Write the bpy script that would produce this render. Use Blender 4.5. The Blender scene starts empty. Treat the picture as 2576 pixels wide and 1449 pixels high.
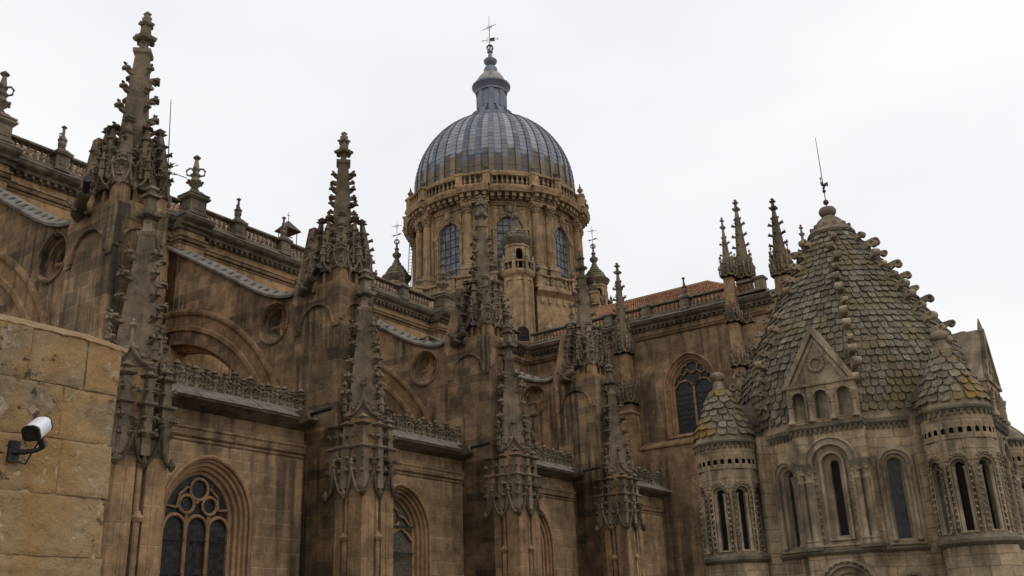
import bpy, math, random
from math import sin, cos, pi, radians as R, sqrt, atan2
from mathutils import Matrix, Vector, noise as mnoise
random.seed(7)
sc = bpy.context.scene
COL = sc.collection

# ------------------------------------------------------------------ camera, sky, sun, exposure
FPX, PITCH, ROLL, AZ = 2400.0, R(19.79), R(2.22), R(34.45)
fw = Vector((cos(AZ)*cos(PITCH), sin(AZ)*cos(PITCH), sin(PITCH)))
rt = Vector((sin(AZ), -cos(AZ), 0)); up = rt.cross(fw)
crt = rt*cos(ROLL)-up*sin(ROLL); cup = up*cos(ROLL)+rt*sin(ROLL)
cam = bpy.data.cameras.new('camera'); co = bpy.data.objects.new('camera', cam); COL.objects.link(co)
cam.sensor_width = 36; cam.lens = 36*FPX/2576; cam.clip_start = .1; cam.clip_end = 3000
m = Matrix((crt, cup, -fw)).transposed().to_4x4(); co.matrix_world = m
sc.camera = co

SUN_EL, SUN_AZ = R(52), R(-100)         # azimuth measured from +X towards +Y: south, a little west
w = bpy.data.worlds.new('World'); sc.world = w; w.use_nodes = True
nt = w.node_tree; nt.nodes.clear()
sky = nt.nodes.new('ShaderNodeTexSky'); sky.sky_type = 'NISHITA'; sky.sun_disc = False
sky.sun_elevation = SUN_EL; sky.sun_rotation = R(90)-SUN_AZ
sky.dust_density = 4; sky.air_density = 1.2
tc = nt.nodes.new('ShaderNodeTexCoord')
nz = nt.nodes.new('ShaderNodeTexNoise'); nz.inputs['Scale'].default_value = 1.1; nz.inputs['Detail'].default_value = 5; nz.inputs['Roughness'].default_value = .45
mp = nt.nodes.new('ShaderNodeMapping'); mp.inputs['Scale'].default_value = (1, 1, 2.2)
nt.links.new(tc.outputs['Generated'], mp.inputs['Vector']); nt.links.new(mp.outputs[0], nz.inputs['Vector'])
cr = nt.nodes.new('ShaderNodeValToRGB')
cr.color_ramp.elements[0].position = .36; cr.color_ramp.elements[0].color = (7.15, 7.22, 7.4, 1)
cr.color_ramp.elements[1].position = .62; cr.color_ramp.elements[1].color = (8.55, 8.6, 8.68, 1)
nt.links.new(nz.outputs['Fac'], cr.inputs['Fac'])
mx = nt.nodes.new('ShaderNodeMix'); mx.data_type = 'RGBA'; mx.inputs['Factor'].default_value = .93   # thick cloud cover over the clear sky
nt.links.new(sky.outputs[0], mx.inputs['A']); nt.links.new(cr.outputs[0], mx.inputs['B'])
bg = nt.nodes.new('ShaderNodeBackground'); bg.inputs['Strength'].default_value = .128
ou = nt.nodes.new('ShaderNodeOutputWorld')
nt.links.new(mx.outputs['Result'], bg.inputs['Color']); nt.links.new(bg.outputs[0], ou.inputs[0])
sl = bpy.data.lights.new('sun', 'SUN'); sl.energy = .5; sl.angle = R(35); sl.color = (1, .95, .88)
so = bpy.data.objects.new('sun', sl); COL.objects.link(so)
sd = Vector((cos(SUN_AZ)*cos(SUN_EL), sin(SUN_AZ)*cos(SUN_EL), sin(SUN_EL)))
so.rotation_euler = sd.to_track_quat('Z', 'Y').to_euler(); so.location = (0, 0, 80)
vs = sc.view_settings; vs.view_transform = 'Standard'; vs.look = 'None'; vs.exposure = 0; vs.gamma = 1; vs.use_curve_mapping = False

# ------------------------------------------------------------------ materials
class NT:
    def __init__(s, name):
        s.m = bpy.data.materials.new(name); s.m.use_nodes = True; s.t = s.m.node_tree
        s.b = s.t.nodes['Principled BSDF']
    def n(s, ty, **kw):
        n = s.t.nodes.new('ShaderNode'+ty)
        for k, v in kw.items():
            if k[0] == '_': setattr(n, k[1:], v)
            else: s.put(n.inputs[k.replace('__', ' ')], v)
        return n
    def put(s, sock, v):
        if isinstance(v, bpy.types.NodeSocket): s.t.links.new(v, sock)
        elif isinstance(v, bpy.types.Node): s.t.links.new(v.outputs[0], sock)
        else: sock.default_value = v
    def math(s, op, a, b=0., c=0.):
        n = s.t.nodes.new('ShaderNodeMath'); n.operation = op
        s.put(n.inputs[0], a); s.put(n.inputs[1], b); s.put(n.inputs[2], c); return n.outputs[0]
    def mix(s, f, a, b, mode='MIX'):
        n = s.t.nodes.new('ShaderNodeMix'); n.data_type = 'RGBA'; n.blend_type = mode
        s.put(n.inputs[0], f); s.put(n.inputs['A'], a); s.put(n.inputs['B'], b); return n.outputs['Result']
    def noise(s, vec, scale, det=4, rough=.6):
        n = s.n('TexNoise', Scale=scale, Detail=det, Roughness=rough)
        if vec is not None: s.put(n.inputs['Vector'], vec)
        return n.outputs['Fac']
    def ramp(s, f, p0, p1, c0=(0, 0, 0, 1), c1=(1, 1, 1, 1)):
        n = s.t.nodes.new('ShaderNodeMapRange'); n.clamp = True; n.interpolation_type = 'SMOOTHSTEP'
        s.put(n.inputs['Value'], f); n.inputs['From Min'].default_value = p0; n.inputs['From Max'].default_value = p1
        return n.outputs[0]
    def scale(s, v, sx, sy, sz):
        return s.n('Mapping', Vector=v, Scale=(sx, sy, sz)).outputs[0]

def c4(c): return (c[0], c[1], c[2], 1)
def mulc(c, k): return (c[0]*k, c[1]*k, c[2]*k, 1)

def stone(name, c1, c2, mortar=None, row=.5, wid=1.1, stain=.6, streak=.6, lichen=.3, warm=0., cyl=None, bump=.5, grain=22,
          dark=(.026, .022, .016), lich=(.075, .078, .06), yellow=0.):
    k = NT(name)
    P = k.n('NewGeometry'); pos = P.outputs['Position']
    if cyl: pos = k.n('TexCoord').outputs['Object']
    sp = k.n('SeparateXYZ', Vector=pos)
    warp = k.noise(pos, 1.3, 2)
    if mortar:
        if cyl:
            u = k.math('MULTIPLY', k.math('ARCTAN2', sp.outputs[1], sp.outputs[0]), cyl)
        else:
            sn = k.n('SeparateXYZ', Vector=P.outputs['True Normal'])
            g = k.math('GREATER_THAN', k.math('ABSOLUTE', sn.outputs[0]), k.math('ABSOLUTE', sn.outputs[1]))
            u = k.math('ADD', k.math('MULTIPLY', g, sp.outputs[1]), k.math('MULTIPLY', k.math('SUBTRACT', 1., g), sp.outputs[0]))
        ww = k.math('MULTIPLY', k.math('SUBTRACT', warp, .5), .06)
        # broken courses: the row height wanders a little up the wall
        zz = k.math('ADD', k.math('ADD', sp.outputs[2], ww), k.math('MULTIPLY', k.math('SINE', k.math('MULTIPLY', sp.outputs[2], .9)), .22))
        vec = k.n('CombineXYZ', X=k.math('ADD', u, k.math('MULTIPLY', k.math('SINE', k.math('MULTIPLY', u, .8)), .3)), Y=zz)
        br = k.n('TexBrick', Vector=vec, Color1=c4(c1), Color2=c4(c2), Mortar=c4(mortar), Scale=1., Mortar__Size=.02, Mortar__Smooth=.3, Bias=.05, Brick__Width=wid, Row__Height=row, _offset=.43, _squash=1.25, _squash_frequency=3)
        col = br.outputs['Color']; mort = br.outputs['Fac']
        # second, larger random tint over groups of blocks
        br2 = k.n('TexBrick', Vector=vec, Color1=(.48, .5, .53, 1), Color2=(1.5, 1.4, 1.22, 1), Mortar=(1, 1, 1, 1), Scale=1., Mortar__Size=0., Bias=0., Brick__Width=wid, Row__Height=row, _offset=.43, _squash=1.25, _squash_frequency=3)
        br2.inputs['Bias'].default_value = .2
        col = k.mix(.6, col, k.mix(1., col, br2.outputs['Color'], 'MULTIPLY'))
    else:
        col = k.mix(k.noise(pos, 1.7, 4), c4(c1), c4(c2)); mort = None
    if warm: col = k.mix(k.math('MULTIPLY', k.ramp(k.noise(pos, .28, 3), .47, .68), warm), col, (.27, .15, .07, 1))
    n1 = k.ramp(k.noise(pos, .36, 8, .66), .42, .60)
    col = k.mix(k.math('MULTIPLY', n1, stain), col, k.mix(1., col, (.46, .46, .44, 1), 'MULTIPLY'))
    st = k.ramp(k.noise(k.scale(pos, 2.1, 2.1, .1), 1., 5, .6), .46, .62)
    br3 = k.ramp(k.noise(pos, .2, 4), .40, .56)
    col = k.mix(k.math('MULTIPLY', k.math('MULTIPLY', st, br3), streak), col, c4(dark))
    li = k.ramp(k.noise(pos, 2.6, 6, .7), .56, .70)
    col = k.mix(k.math('MULTIPLY', li, lichen), col, c4(lich))
    if yellow:
        ye = k.ramp(k.noise(pos, 1.1, 5, .65), .58, .66)
        col = k.mix(k.math('MULTIPLY', ye, yellow), col, (.23, .13, .018, 1))
    mo = k.noise(pos, 1.5, 7, .72)
    col = k.mix(.5, col, k.mix(1., col, k.mix(k.ramp(mo, .36, .64), (.45, .45, .45, 1), (1.42, 1.4, 1.36, 1)), 'MULTIPLY'))
    fn = k.noise(pos, grain, 4, .7)
    col = k.mix(.55, col, k.mix(1., col, k.mix(fn, (.45, .45, .45, 1), (1.6, 1.6, 1.6, 1)), 'MULTIPLY'))
    col = k.n('HueSaturation', Color=col, Hue=.498, Saturation=.93, Value=1.48).outputs[0]
    k.put(k.b.inputs['Base Color'], col); k.b.inputs['Roughness'].default_value = .92
    k.b.inputs['Specular IOR Level'].default_value = .25
    h = k.math('MULTIPLY', fn, .35)
    h = k.math('ADD', h, k.math('MULTIPLY', k.noise(pos, 4.5, 5, .65), .6))
    if mort is not None: h = k.math('SUBTRACT', h, k.math('MULTIPLY', mort, .9))
    bp = k.n('Bump', Height=h, Strength=bump, Distance=.06)
    k.put(k.b.inputs['Normal'], bp)
    return k.m

def plain(name, col, rough=.6, metal=0., var=.3, scale=6., spec=.4, bump=.0, dirt=None):
    k = NT(name); pos = k.n('TexCoord').outputs['Object']
    n = k.noise(pos, scale, 5, .65)
    c = k.mix(n, mulc(col, 1-var), mulc(col, 1+var))
    if dirt: c = k.mix(k.ramp(k.noise(pos, scale*.6, 5), .45, .7), c, c4(dirt))
    k.put(k.b.inputs['Base Color'], c); k.b.inputs['Roughness'].default_value = rough
    k.b.inputs['Metallic'].default_value = metal; k.b.inputs['Specular IOR Level'].default_value = spec
    if bump: k.put(k.b.inputs['Normal'], k.n('Bump', Height=n, Strength=bump, Distance=.03))
    return k.m

def tinted(name, base, alt, rough=.85, moss=None, mossf=.5, bump=.5, scale=3.):
    """per-tile tint from the mesh's own 'tint' attribute (one random value per tile)"""
    k = NT(name); pos = k.n('NewGeometry').outputs['Position']
    a = k.n('Attribute', _attribute_name='tint').outputs['Fac']
    c = k.mix(a, c4(base), c4(alt))
    n = k.noise(pos, scale*4, 5, .7)
    c = k.mix(.8, c, k.mix(1., c, k.mix(k.ramp(n, .3, .7), (.3, .3, .3, 1), (1.75, 1.72, 1.65, 1)), 'MULTIPLY'))
    if moss:
        c = k.mix(k.math('MULTIPLY', k.ramp(k.noise(pos, .7, 6, .72), .47, .6), mossf), c, c4(moss))
        c = k.mix(k.math('MULTIPLY', k.ramp(k.noise(pos, 3.1, 5, .7), .54, .68), .55), c, (.04, .038, .03, 1))
    k.put(k.b.inputs['Base Color'], c); k.b.inputs['Roughness'].default_value = rough
    k.b.inputs['Specular IOR Level'].default_value = .3
    k.put(k.b.inputs['Normal'], k.n('Bump', Height=n, Strength=bump, Distance=.03))
    return k.m

def glassy(name, col, cell=(.3, .3), seam=(.012, .012, .012), rough=.35, ax=0):
    k = NT(name); pos = k.n('TexCoord').outputs['Object']
    sp = k.n('SeparateXYZ', Vector=pos)
    vec = k.n('CombineXYZ', X=k.math('ADD', sp.outputs[0], sp.outputs[1]), Y=sp.outputs[2])
    b = k.n('TexBrick', Vector=vec, Color1=mulc(col, .45), Color2=mulc(col, 1.6), Mortar=c4(seam), Scale=1., Mortar__Size=.012, Brick__Width=cell[0], Row__Height=cell[1], _offset=0.)  # darker and lighter pane colours stand in for uneven reflections
    n = k.noise(pos, .8, 4)
    c = k.mix(.6, b.outputs[0], k.mix(1., b.outputs[0], k.mix(n, (.3, .3, .3, 1), (1.7, 1.7, 1.7, 1)), 'MULTIPLY'))
    k.put(k.b.inputs['Base Color'], c); k.put(k.b.inputs['Roughness'], k.math('ADD', rough-.15, k.math('MULTIPLY', k.noise(pos, 3., 4), .4)))
    k.b.inputs['Specular IOR Level'].default_value = .4
    k.put(k.b.inputs['Normal'], k.n('Bump', Height=k.math('ADD', k.noise(pos, 9, 3), k.math('MULTIPLY', b.outputs['Color'], 2.)), Strength=.4, Distance=.03))
    return k.m

M = {}
M['wall'] = stone('ashlar_stone', (.20, .130, .066), (.15, .104, .06), (.24, .17, .1), .47, 1.05, stain=.7, streak=.75, lichen=.25, warm=.45)
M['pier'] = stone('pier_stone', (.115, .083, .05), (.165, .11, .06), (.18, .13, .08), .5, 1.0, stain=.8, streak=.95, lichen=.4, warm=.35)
M['warm'] = stone('sheltered_stone', (.22, .115, .045), (.19, .105, .045), (.23, .14, .07), .47, 1.05, stain=.4, streak=.35, lichen=.1, warm=.8)
M['carved'] = stone('carved_stone', (.165, .122, .076), (.10, .08, .054), None, stain=.7, streak=.5, lichen=.5, bump=.7, grain=14)
M['grey_carved'] = stone('weathered_grey_stone', (.15, .12, .078), (.09, .074, .052), None, stain=.6, streak=.6, lichen=.6, bump=.8, grain=14)
M['dark_cornice'] = stone('blackened_cornice_stone', (.14, .105, .065), (.075, .06, .043), None, stain=.8, streak=.7, lichen=.5, bump=.7)
M['tracery'] = stone('tracery_stone', (.23, .13, .06), (.18, .11, .055), None, stain=.4, streak=.2, lichen=.15, bump=.4)
M['drum'] = stone('golden_drum_stone', (.25, .166, .083), (.18, .128, .07), (.2, .15, .09), .55, 1.2, stain=.45, streak=.5, lichen=.15, warm=.35)
M['drum_carved'] = stone('golden_carved_stone', (.25, .172, .09), (.17, .122, .07), None, stain=.45, streak=.4, lichen=.25, bump=.6)
M['roman'] = stone('romanesque_stone', (.285, .212, .128), (.205, .157, .10), (.15, .115, .075), .36, .7, stain=.75, streak=.75, lichen=.4, warm=.15, lich=(.085, .088, .068))
M['roman_cyl'] = stone('romanesque_turret_stone', (.285, .212, .128), (.20, .155, .10), (.15, .115, .075), .36, .62, stain=.8, streak=.8, lichen=.45, cyl=1.13, lich=(.085, .088, .068))
M['roman_carved'] = stone('romanesque_carved_stone', (.26, .197, .122), (.17, .135, .088), None, stain=.7, streak=.55, lichen=.55, bump=.7, lich=(.08, .085, .062))
M['mossy'] = stone('mossy_cornice_stone', (.115, .096, .064), (.07, .062, .044), None, stain=.6, streak=.3, lichen=.7, bump=.8, lich=(.055, .055, .04), yellow=.25)
def near_mat():
    k = NT('rough_tan_sandstone'); pos = k.n('NewGeometry').outputs['Position']; sp = k.n('SeparateXYZ', Vector=pos)
    a = k.n('Attribute', _attribute_name='tint').outputs['Fac']
    c = k.mix(a, (.40, .265, .125, 1), (.32, .225, .12, 1))
    st = k.ramp(k.noise(k.scale(pos, 3.2, 3.2, .7), 1., 5, .65), .48, .62)                # ochre runs down the face
    c = k.mix(k.math('MULTIPLY', st, .6), c, (.33, .185, .065, 1))
    gp = k.math('ADD', k.noise(pos, 1.9, 6, .62), k.math('MULTIPLY', k.ramp(sp.outputs[2], 1.0, 1.75), .1))   # grey weather crust, thickest on the top course
    c = k.mix(k.math('MULTIPLY', k.ramp(gp, .55, .72), .75), c, k.mix(k.noise(pos, 14, 4), (.10, .085, .062, 1), (.27, .225, .165, 1)))
    pale = k.ramp(k.noise(pos, 6., 6, .7), .58, .64)
    c = k.mix(k.math('MULTIPLY', pale, .45), c, (.5, .42, .31, 1))
    spot = k.math('MULTIPLY', k.ramp(k.noise(pos, 17., 5, .72), .57, .66), k.ramp(k.noise(pos, 1.2, 3), .46, .58))
    c = k.mix(k.math('MULTIPLY', spot, .9), c, (.055, .042, .026, 1))
    fn = k.noise(pos, 75, 5, .75)
    c = k.mix(.6, c, k.mix(1., c, k.mix(fn, (.35, .35, .35, 1), (1.7, 1.7, 1.7, 1)), 'MULTIPLY'))
    k.put(k.b.inputs['Base Color'], c); k.b.inputs['Roughness'].default_value = .95; k.b.inputs['Specular IOR Level'].default_value = .2
    h = k.math('ADD', k.math('MULTIPLY', fn, .4), k.noise(pos, 22, 6, .7)); h = k.math('SUBTRACT', h, k.math('MULTIPLY', spot, .5))
    k.put(k.b.inputs['Normal'], k.n('Bump', Height=h, Strength=1., Distance=.02))
    return k.m
M['near'] = near_mat()
M['mortar'] = plain('pale_lime_mortar', (.42, .3, .17), .95, 0, .35, 8, .2, .4)
M['coping_near'] = plain('pale_mortar_coping', (.66, .47, .29), .9, 0, .22, 9, .2, .6)
M['coping'] = plain('grey_coping_slab', (.165, .148, .122), .88, 0, .4, 3, .25, .6, dirt=(.085, .074, .056))
M['stump'] = plain('worn_dark_stone', (.1, .088, .07), .9, 0, .35, 5, .2, .5)
M['lead'] = plain('dull_lead', (.15, .17, .205), .55, .15, .3, 2.2, .5, .3, dirt=(.105, .11, .12))
M['lead_pale'] = plain('pale_stained_lead', (.26, .245, .225), .6, .1, .3, 1.8, .4, .3, dirt=(.15, .11, .075))
M['slate'] = tinted('mossy_stone_scale', (.075, .063, .045), (.20, .175, .132), .92, (.13, .095, .036), .7)
M['slate_yellow'] = tinted('lichened_scale', (.095, .08, .055), (.21, .18, .135), .9, (.21, .13, .03), .95)
M['tile'] = tinted('clay_roof_tile', (.26, .115, .06), (.42, .21, .12), .9, (.17, .12, .08), .4)
M['tile_pale'] = tinted('weathered_pale_tile', (.2, .125, .08), (.33, .215, .145), .9, (.17, .12, .08), .4)
M['iron'] = plain('dark_iron', (.03, .03, .034), .6, .4, .3)
M['rust'] = plain('rusted_sheet_iron', (.075, .042, .036), .75, .2, .3, 4)
M['pipe'] = plain('dark_drain_pipe', (.022, .02, .018), .6, .3, .3)
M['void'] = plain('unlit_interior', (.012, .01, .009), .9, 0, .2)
M['glass_dark'] = glassy('leaded_glass_dark', (.022, .021, .02), (.16, .2))
M['glass_mesh'] = glassy('glass_behind_wire_mesh', (.105, .088, .06), (.09, .09), (.05, .045, .035), .7)
M['glass_drum'] = glassy('drum_window_glass', (.105, .11, .125), (.26, .32), (.03, .03, .032), .4)
M['cam_white'] = plain('white_painted_metal', (.72, .72, .76), .35, 0, .04, 3, .5)
M['cam_black'] = plain('black_plastic', (.012, .012, .014), .35, 0, .2)
M['ground'] = stone('paved_ground', (.13, .11, .085), (.1, .085, .07), None, stain=.5, streak=0, lichen=.2)
M['feather'] = plain('pigeon_feathers', (.05, .05, .058), .8, 0, .4, 12)

def dome_mat():
    k = NT('ribbed_dome_cladding'); pos = k.n('TexCoord').outputs['Object']; sp = k.n('SeparateXYZ', Vector=pos)
    a = k.n('Attribute', _attribute_name='tint').outputs['Fac']
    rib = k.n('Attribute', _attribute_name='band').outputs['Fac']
    lead = k.mix(a, (.075, .092, .125, 1), (.31, .318, .335, 1))
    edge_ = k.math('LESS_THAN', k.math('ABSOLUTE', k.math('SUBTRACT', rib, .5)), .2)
    lead = k.mix(k.math('MULTIPLY', k.ramp(k.noise(k.scale(pos, 1, 1, .35), 1.6, 5), .48, .7), .5), lead, (.2, .185, .15, 1))
    low = k.mix(k.math('GREATER_THAN', rib, .8), k.mix(a, (.045, .04, .038, 1), (.10, .08, .062, 1)), k.mix(a, (.10, .075, .045, 1), (.29, .18, .08, 1)))
    edge = k.math('ADD', sp.outputs[2], k.math('MULTIPLY', k.math('SUBTRACT', k.noise(pos, .9, 3), .5), 1.6))
    edge = k.math('ADD', edge, k.math('MULTIPLY', k.math('SUBTRACT', .45, a), 1.5))
    c = k.mix(k.ramp(edge, 2.75, 3.2), low, lead)
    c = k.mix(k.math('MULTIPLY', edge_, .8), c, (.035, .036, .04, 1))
    n = k.noise(pos, 7, 5, .7)
    c = k.mix(.6, c, k.mix(1., c, k.mix(n, (.5, .5, .5, 1), (1.5, 1.5, 1.5, 1)), 'MULTIPLY'))
    k.put(k.b.inputs['Base Color'], c); k.b.inputs['Roughness'].default_value = .6; k.b.inputs['Specular IOR Level'].default_value = .4
    k.put(k.b.inputs['Normal'], k.n('Bump', Height=n, Strength=.35, Distance=.04))
    return k.m
M['dome'] = dome_mat()

# ------------------------------------------------------------------ mesh helpers
class B:
    def __init__(s): s.v = []; s.f = []; s.M = None; s.t = None
    def add(s, vs, fs):
        o = len(s.v)
        if s.M is not None: vs = [tuple(s.M @ Vector(p)) for p in vs]
        s.v += vs; s.f += [tuple(i+o for i in f) for f in fs]
        return s
    def box(s, x0, y0, z0, x1, y1, z1):
        return s.add([(x0, y0, z0), (x1, y0, z0), (x1, y1, z0), (x0, y1, z0), (x0, y0, z1), (x1, y0, z1), (x1, y1, z1), (x0, y1, z1)],
                     [(0, 3, 2, 1), (4, 5, 6, 7), (0, 1, 5, 4), (1, 2, 6, 5), (2, 3, 7, 6), (3, 0, 4, 7)])
    def lathe(s, prof, n=12, cx=0, cy=0, ph=0., cap=True, a0=0, a1=2*pi):
        full = abs(a1-a0-2*pi) < 1e-6; k = n if full else n+1
        vs = []; fs = []
        for r, z in prof:
            for i in range(k):
                a = ph+a0+(a1-a0)*i/n; vs.append((cx+r*cos(a), cy+r*sin(a), z))
        for j in range(len(prof)-1):
            for i in range(n if not full else n):
                i2 = (i+1) % k if full else i+1
                fs.append((j*k+i, j*k+i2, (j+1)*k+i2, (j+1)*k+i))
        if cap and full: fs.append(tuple(range(k))[::-1]); fs.append(tuple(range((len(prof)-1)*k, len(prof)*k)))
        return s.add(vs, fs)
    def sq(s, prof, cx=0, cy=0, ph=pi/4):          # square shafts, half width given
        return s.lathe([(h*sqrt(2), z) for h, z in prof], 4, cx, cy, ph)
    def tube(s, pts, rad, n=5):
        pts = [Vector(p) for p in pts]; vs = []; fs = []
        if not isinstance(rad, (list, tuple)): rad = [rad]*len(pts)
        for i, p in enumerate(pts):
            d = (pts[min(i+1, len(pts)-1)]-pts[max(i-1, 0)]).normalized()
            a = d.cross(Vector((0, 0, 1)));
            if a.length < 1e-3: a = Vector((1, 0, 0))
            a.normalize(); b = a.cross(d)
            for j in range(n):
                t = 2*pi*j/n+pi/n; vs.append(tuple(p+(a*cos(t)+b*sin(t))*rad[i]))
        for i in range(len(pts)-1):
            for j in range(n): fs.append((i*n+j, i*n+(j+1) % n, (i+1)*n+(j+1) % n, (i+1)*n+j))
        fs.append(tuple(range(n))[::-1]); fs.append(tuple(range((len(pts)-1)*n, len(pts)*n)))
        return s.add(vs, fs)
    def loft(s, rings, closed=False):
        n = len(rings[0]); vs = [p for r in rings for p in r]; fs = []
        for j in range(len(rings)-1):
            for i in range(n if closed else n-1):
                fs.append((j*n+i, j*n+(i+1) % n, (j+1)*n+(i+1) % n, (j+1)*n+i))
        return s.add(vs, fs)
    def poly(s, pts): return s.add(list(pts), [tuple(range(len(pts)))])
    def extr(s, prof, axis, a0, a1):
        """profile of (p, z) swept along x (axis 0, p = y) or along y (axis 1, p = x), closed"""
        f = (lambda a, p, z: (a, p, z)) if axis == 0 else (lambda a, p, z: (p, a, z))
        n = len(prof); vs = [f(a0, p, z) for p, z in prof]+[f(a1, p, z) for p, z in prof]
        fs = [(i, (i+1) % n, n+(i+1) % n, n+i) for i in range(n)]+[tuple(range(n))[::-1], tuple(range(n, 2*n))]
        return s.add(vs, fs)
    def ball(s, x, y, z, r, n=8, sz=1.):
        return s.lathe([(max(.01, r*sin(pi*i/6)), z-r*sz*cos(pi*i/6)) for i in range(7)], n, x, y)
    def build(s, name, mat, parent=None, tints=None, bands=None, smooth=40, loc=None):
        me = bpy.data.meshes.new(name); me.from_pydata(s.v, [], s.f)
        me.materials.append(M[mat]); me.polygons.foreach_set('use_smooth', [True]*len(me.polygons))
        me.set_sharp_from_angle(angle=R(smooth)); me.update()
        for an, dat in (('tint', tints), ('band', bands)):
            if dat:
                at = me.attributes.new(an, 'FLOAT', 'FACE'); at.data.foreach_set('value', dat)
        o = bpy.data.objects.new(name, me); COL.objects.link(o)
        if parent is not None: o.parent = parent
        if loc: o.location = loc
        return o

def thing(name, label, cat, loc=(0, 0, 0), rz=0., group=None):
    o = bpy.data.objects.new(name, None); COL.objects.link(o); o.empty_display_size = .2
    o.location = loc; o.rotation_euler = (0, 0, rz)
    o['label'] = label; o['category'] = cat
    if group: o['group'] = group
    return o
def tag(o, label, cat, group=None):
    o['label'] = label; o['category'] = cat
    if group: o['group'] = group
    return o
def struct(o): o['kind'] = 'structure'; return o
KIDS = {}
def copy_tree(src, parent=None):
    c = src.copy(); COL.objects.link(c)
    if parent is not None: c.parent = parent
    for ch in list(src.children): copy_tree(ch, c)
    return c
def inst(proto, parent, x, y, z, rz=0., s=1., rx=0.):
    """a copy of a part, sharing its mesh"""
    c = proto.copy(); COL.objects.link(c); c.parent = parent
    c.location = (x, y, z); c.rotation_euler = (rx, 0, rz); c.scale = (s, s, s)
    return c
class Proto:
    """first use places the mesh itself, later uses place copies of it"""
    def __init__(s, b, name, mat, smooth=40): s.me = None; s.b = b; s.n = name; s.mat = mat; s.sm = smooth
    def put(s, parent, x, y, z, rz=0., sc_=1., name=None, ry=0.):
        if s.me is None: o = s.b.build(s.n, s.mat, parent, smooth=s.sm); s.me = o.data
        else:
            o = bpy.data.objects.new(s.n, s.me); COL.objects.link(o); o.parent = parent
        o.location = (x, y, z); o.rotation_euler = (0, ry, rz); o.scale = (sc_, sc_, sc_) if not isinstance(sc_, tuple) else sc_
        return o

def arch(wd, sill, spring, k=1.0, n=9, inset=0.):
    """outline of an arched opening, left foot to right foot; k = arc radius / half width (1 = round); inset shrinks it"""
    Rr = k*wd; cx = Rr-wd; r = Rr-inset
    h = sqrt(max(r*r-cx*cx, 0)); am = atan2(h, -cx) if k > 1 else pi/2
    pts = [(-(wd-inset), sill+inset*.6)]
    aa = pi-am if k > 1 else pi/2
    L = []
    for i in range(n+1):
        a = pi-(pi-atan2(h, -cx))*i/n if k > 1 else pi-pi/2*i/n
        L.append((cx+r*cos(a), spring+r*sin(a)))
    pts += L; pts += [(-x, z) for x, z in L[-2::-1]] + [(wd-inset, sill+inset*.6)]
    return pts
class Frame:
    """u along the wall, z up, d into the wall"""
    def __init__(s, o, u, d): s.o = Vector(o); s.u = Vector(u); s.d = Vector(d)
    def __call__(s, u, z, d=0.): p = s.o+s.u*u+s.d*d; return (p.x, p.y, p.z+z)
def panel(b, F, u0, u1, z0, z1, hole, uc):
    """flat wall u0..u1 x z0..z1 with one arched hole centred on uc (hole given as outline from arch())"""
    n = len(hole)//2; H = [(uc+x, z) for x, z in hole]; top = H[n]
    Lh = H[:n+1]; Rh = H[n:]
    zs = H[0][1]
    b.poly([F(*p) for p in [(u0, z0), (uc, z0), (uc, zs)]+Lh+[(top[0], z1), (u0, z1)]])
    b.poly([F(*p) for p in [(uc, z0), (u1, z0), (u1, z1), (top[0], z1)]+Rh+[(uc, zs)]])
def mould(b, F, uc, wd, sill, spring, k, steps, n=9):
    """moulded reveal: steps of (inset, depth)"""
    rings = []
    for ins, dep in steps:
        rings.append([F(uc+x, z, dep) for x, z in arch(wd, sill, spring, k, n, ins)])
    b.loft(rings)
    for j in range(len(rings)-1):   # sill
        b.poly([rings[j][0], rings[j][-1], rings[j+1][-1], rings[j+1][0]])
def fillp(b, F, uc, pts, dep): b.poly([F(uc+x, z, dep) for x, z in pts])

# ------------------------------------------------------------------ repeated carved pieces
def crocket_b(L=.36, r=.075):
    b = B()
    b.tube([(-.09, 0, -.1), (.06, 0, -.07), (.18, 0, -.01), (.27, 0, .07), (.27, 0, .16), (.2, 0, .17)], [.085, .1, .09, .1, .085, .045], 6)
    for y in (-1, 1):
        b.tube([(.02, y*.03, -.02), (.14, y*.1, .04), (.25, y*.12, .03), (.3, y*.09, -.05)], [.05, .06, .06, .025], 5)
    b.tube([(.2, 0, .0), (.33, 0, .0), (.37, 0, -.05)], [.06, .065, .025], 5)
    return b
CROCK = Proto(crocket_b(), 'crocket', 'carved')
CROCKG = Proto(crocket_b(), 'crocket', 'grey_carved')
BAL_PROF = [(.085, 0), (.085, .07), (.05, .1), (.055, .14), (.095, .25), (.1, .32), (.07, .44), (.045, .55), (.06, .6), (.045, .63), (.05, .7), (.08, .74), (.08, .8)]
BAL = Proto(B().lathe(BAL_PROF, 8), 'baluster', 'grey_carved')
BALW = Proto(B().lathe([(r*1.45, z) for r, z in BAL_PROF], 8), 'baluster', 'drum_carved')

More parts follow.
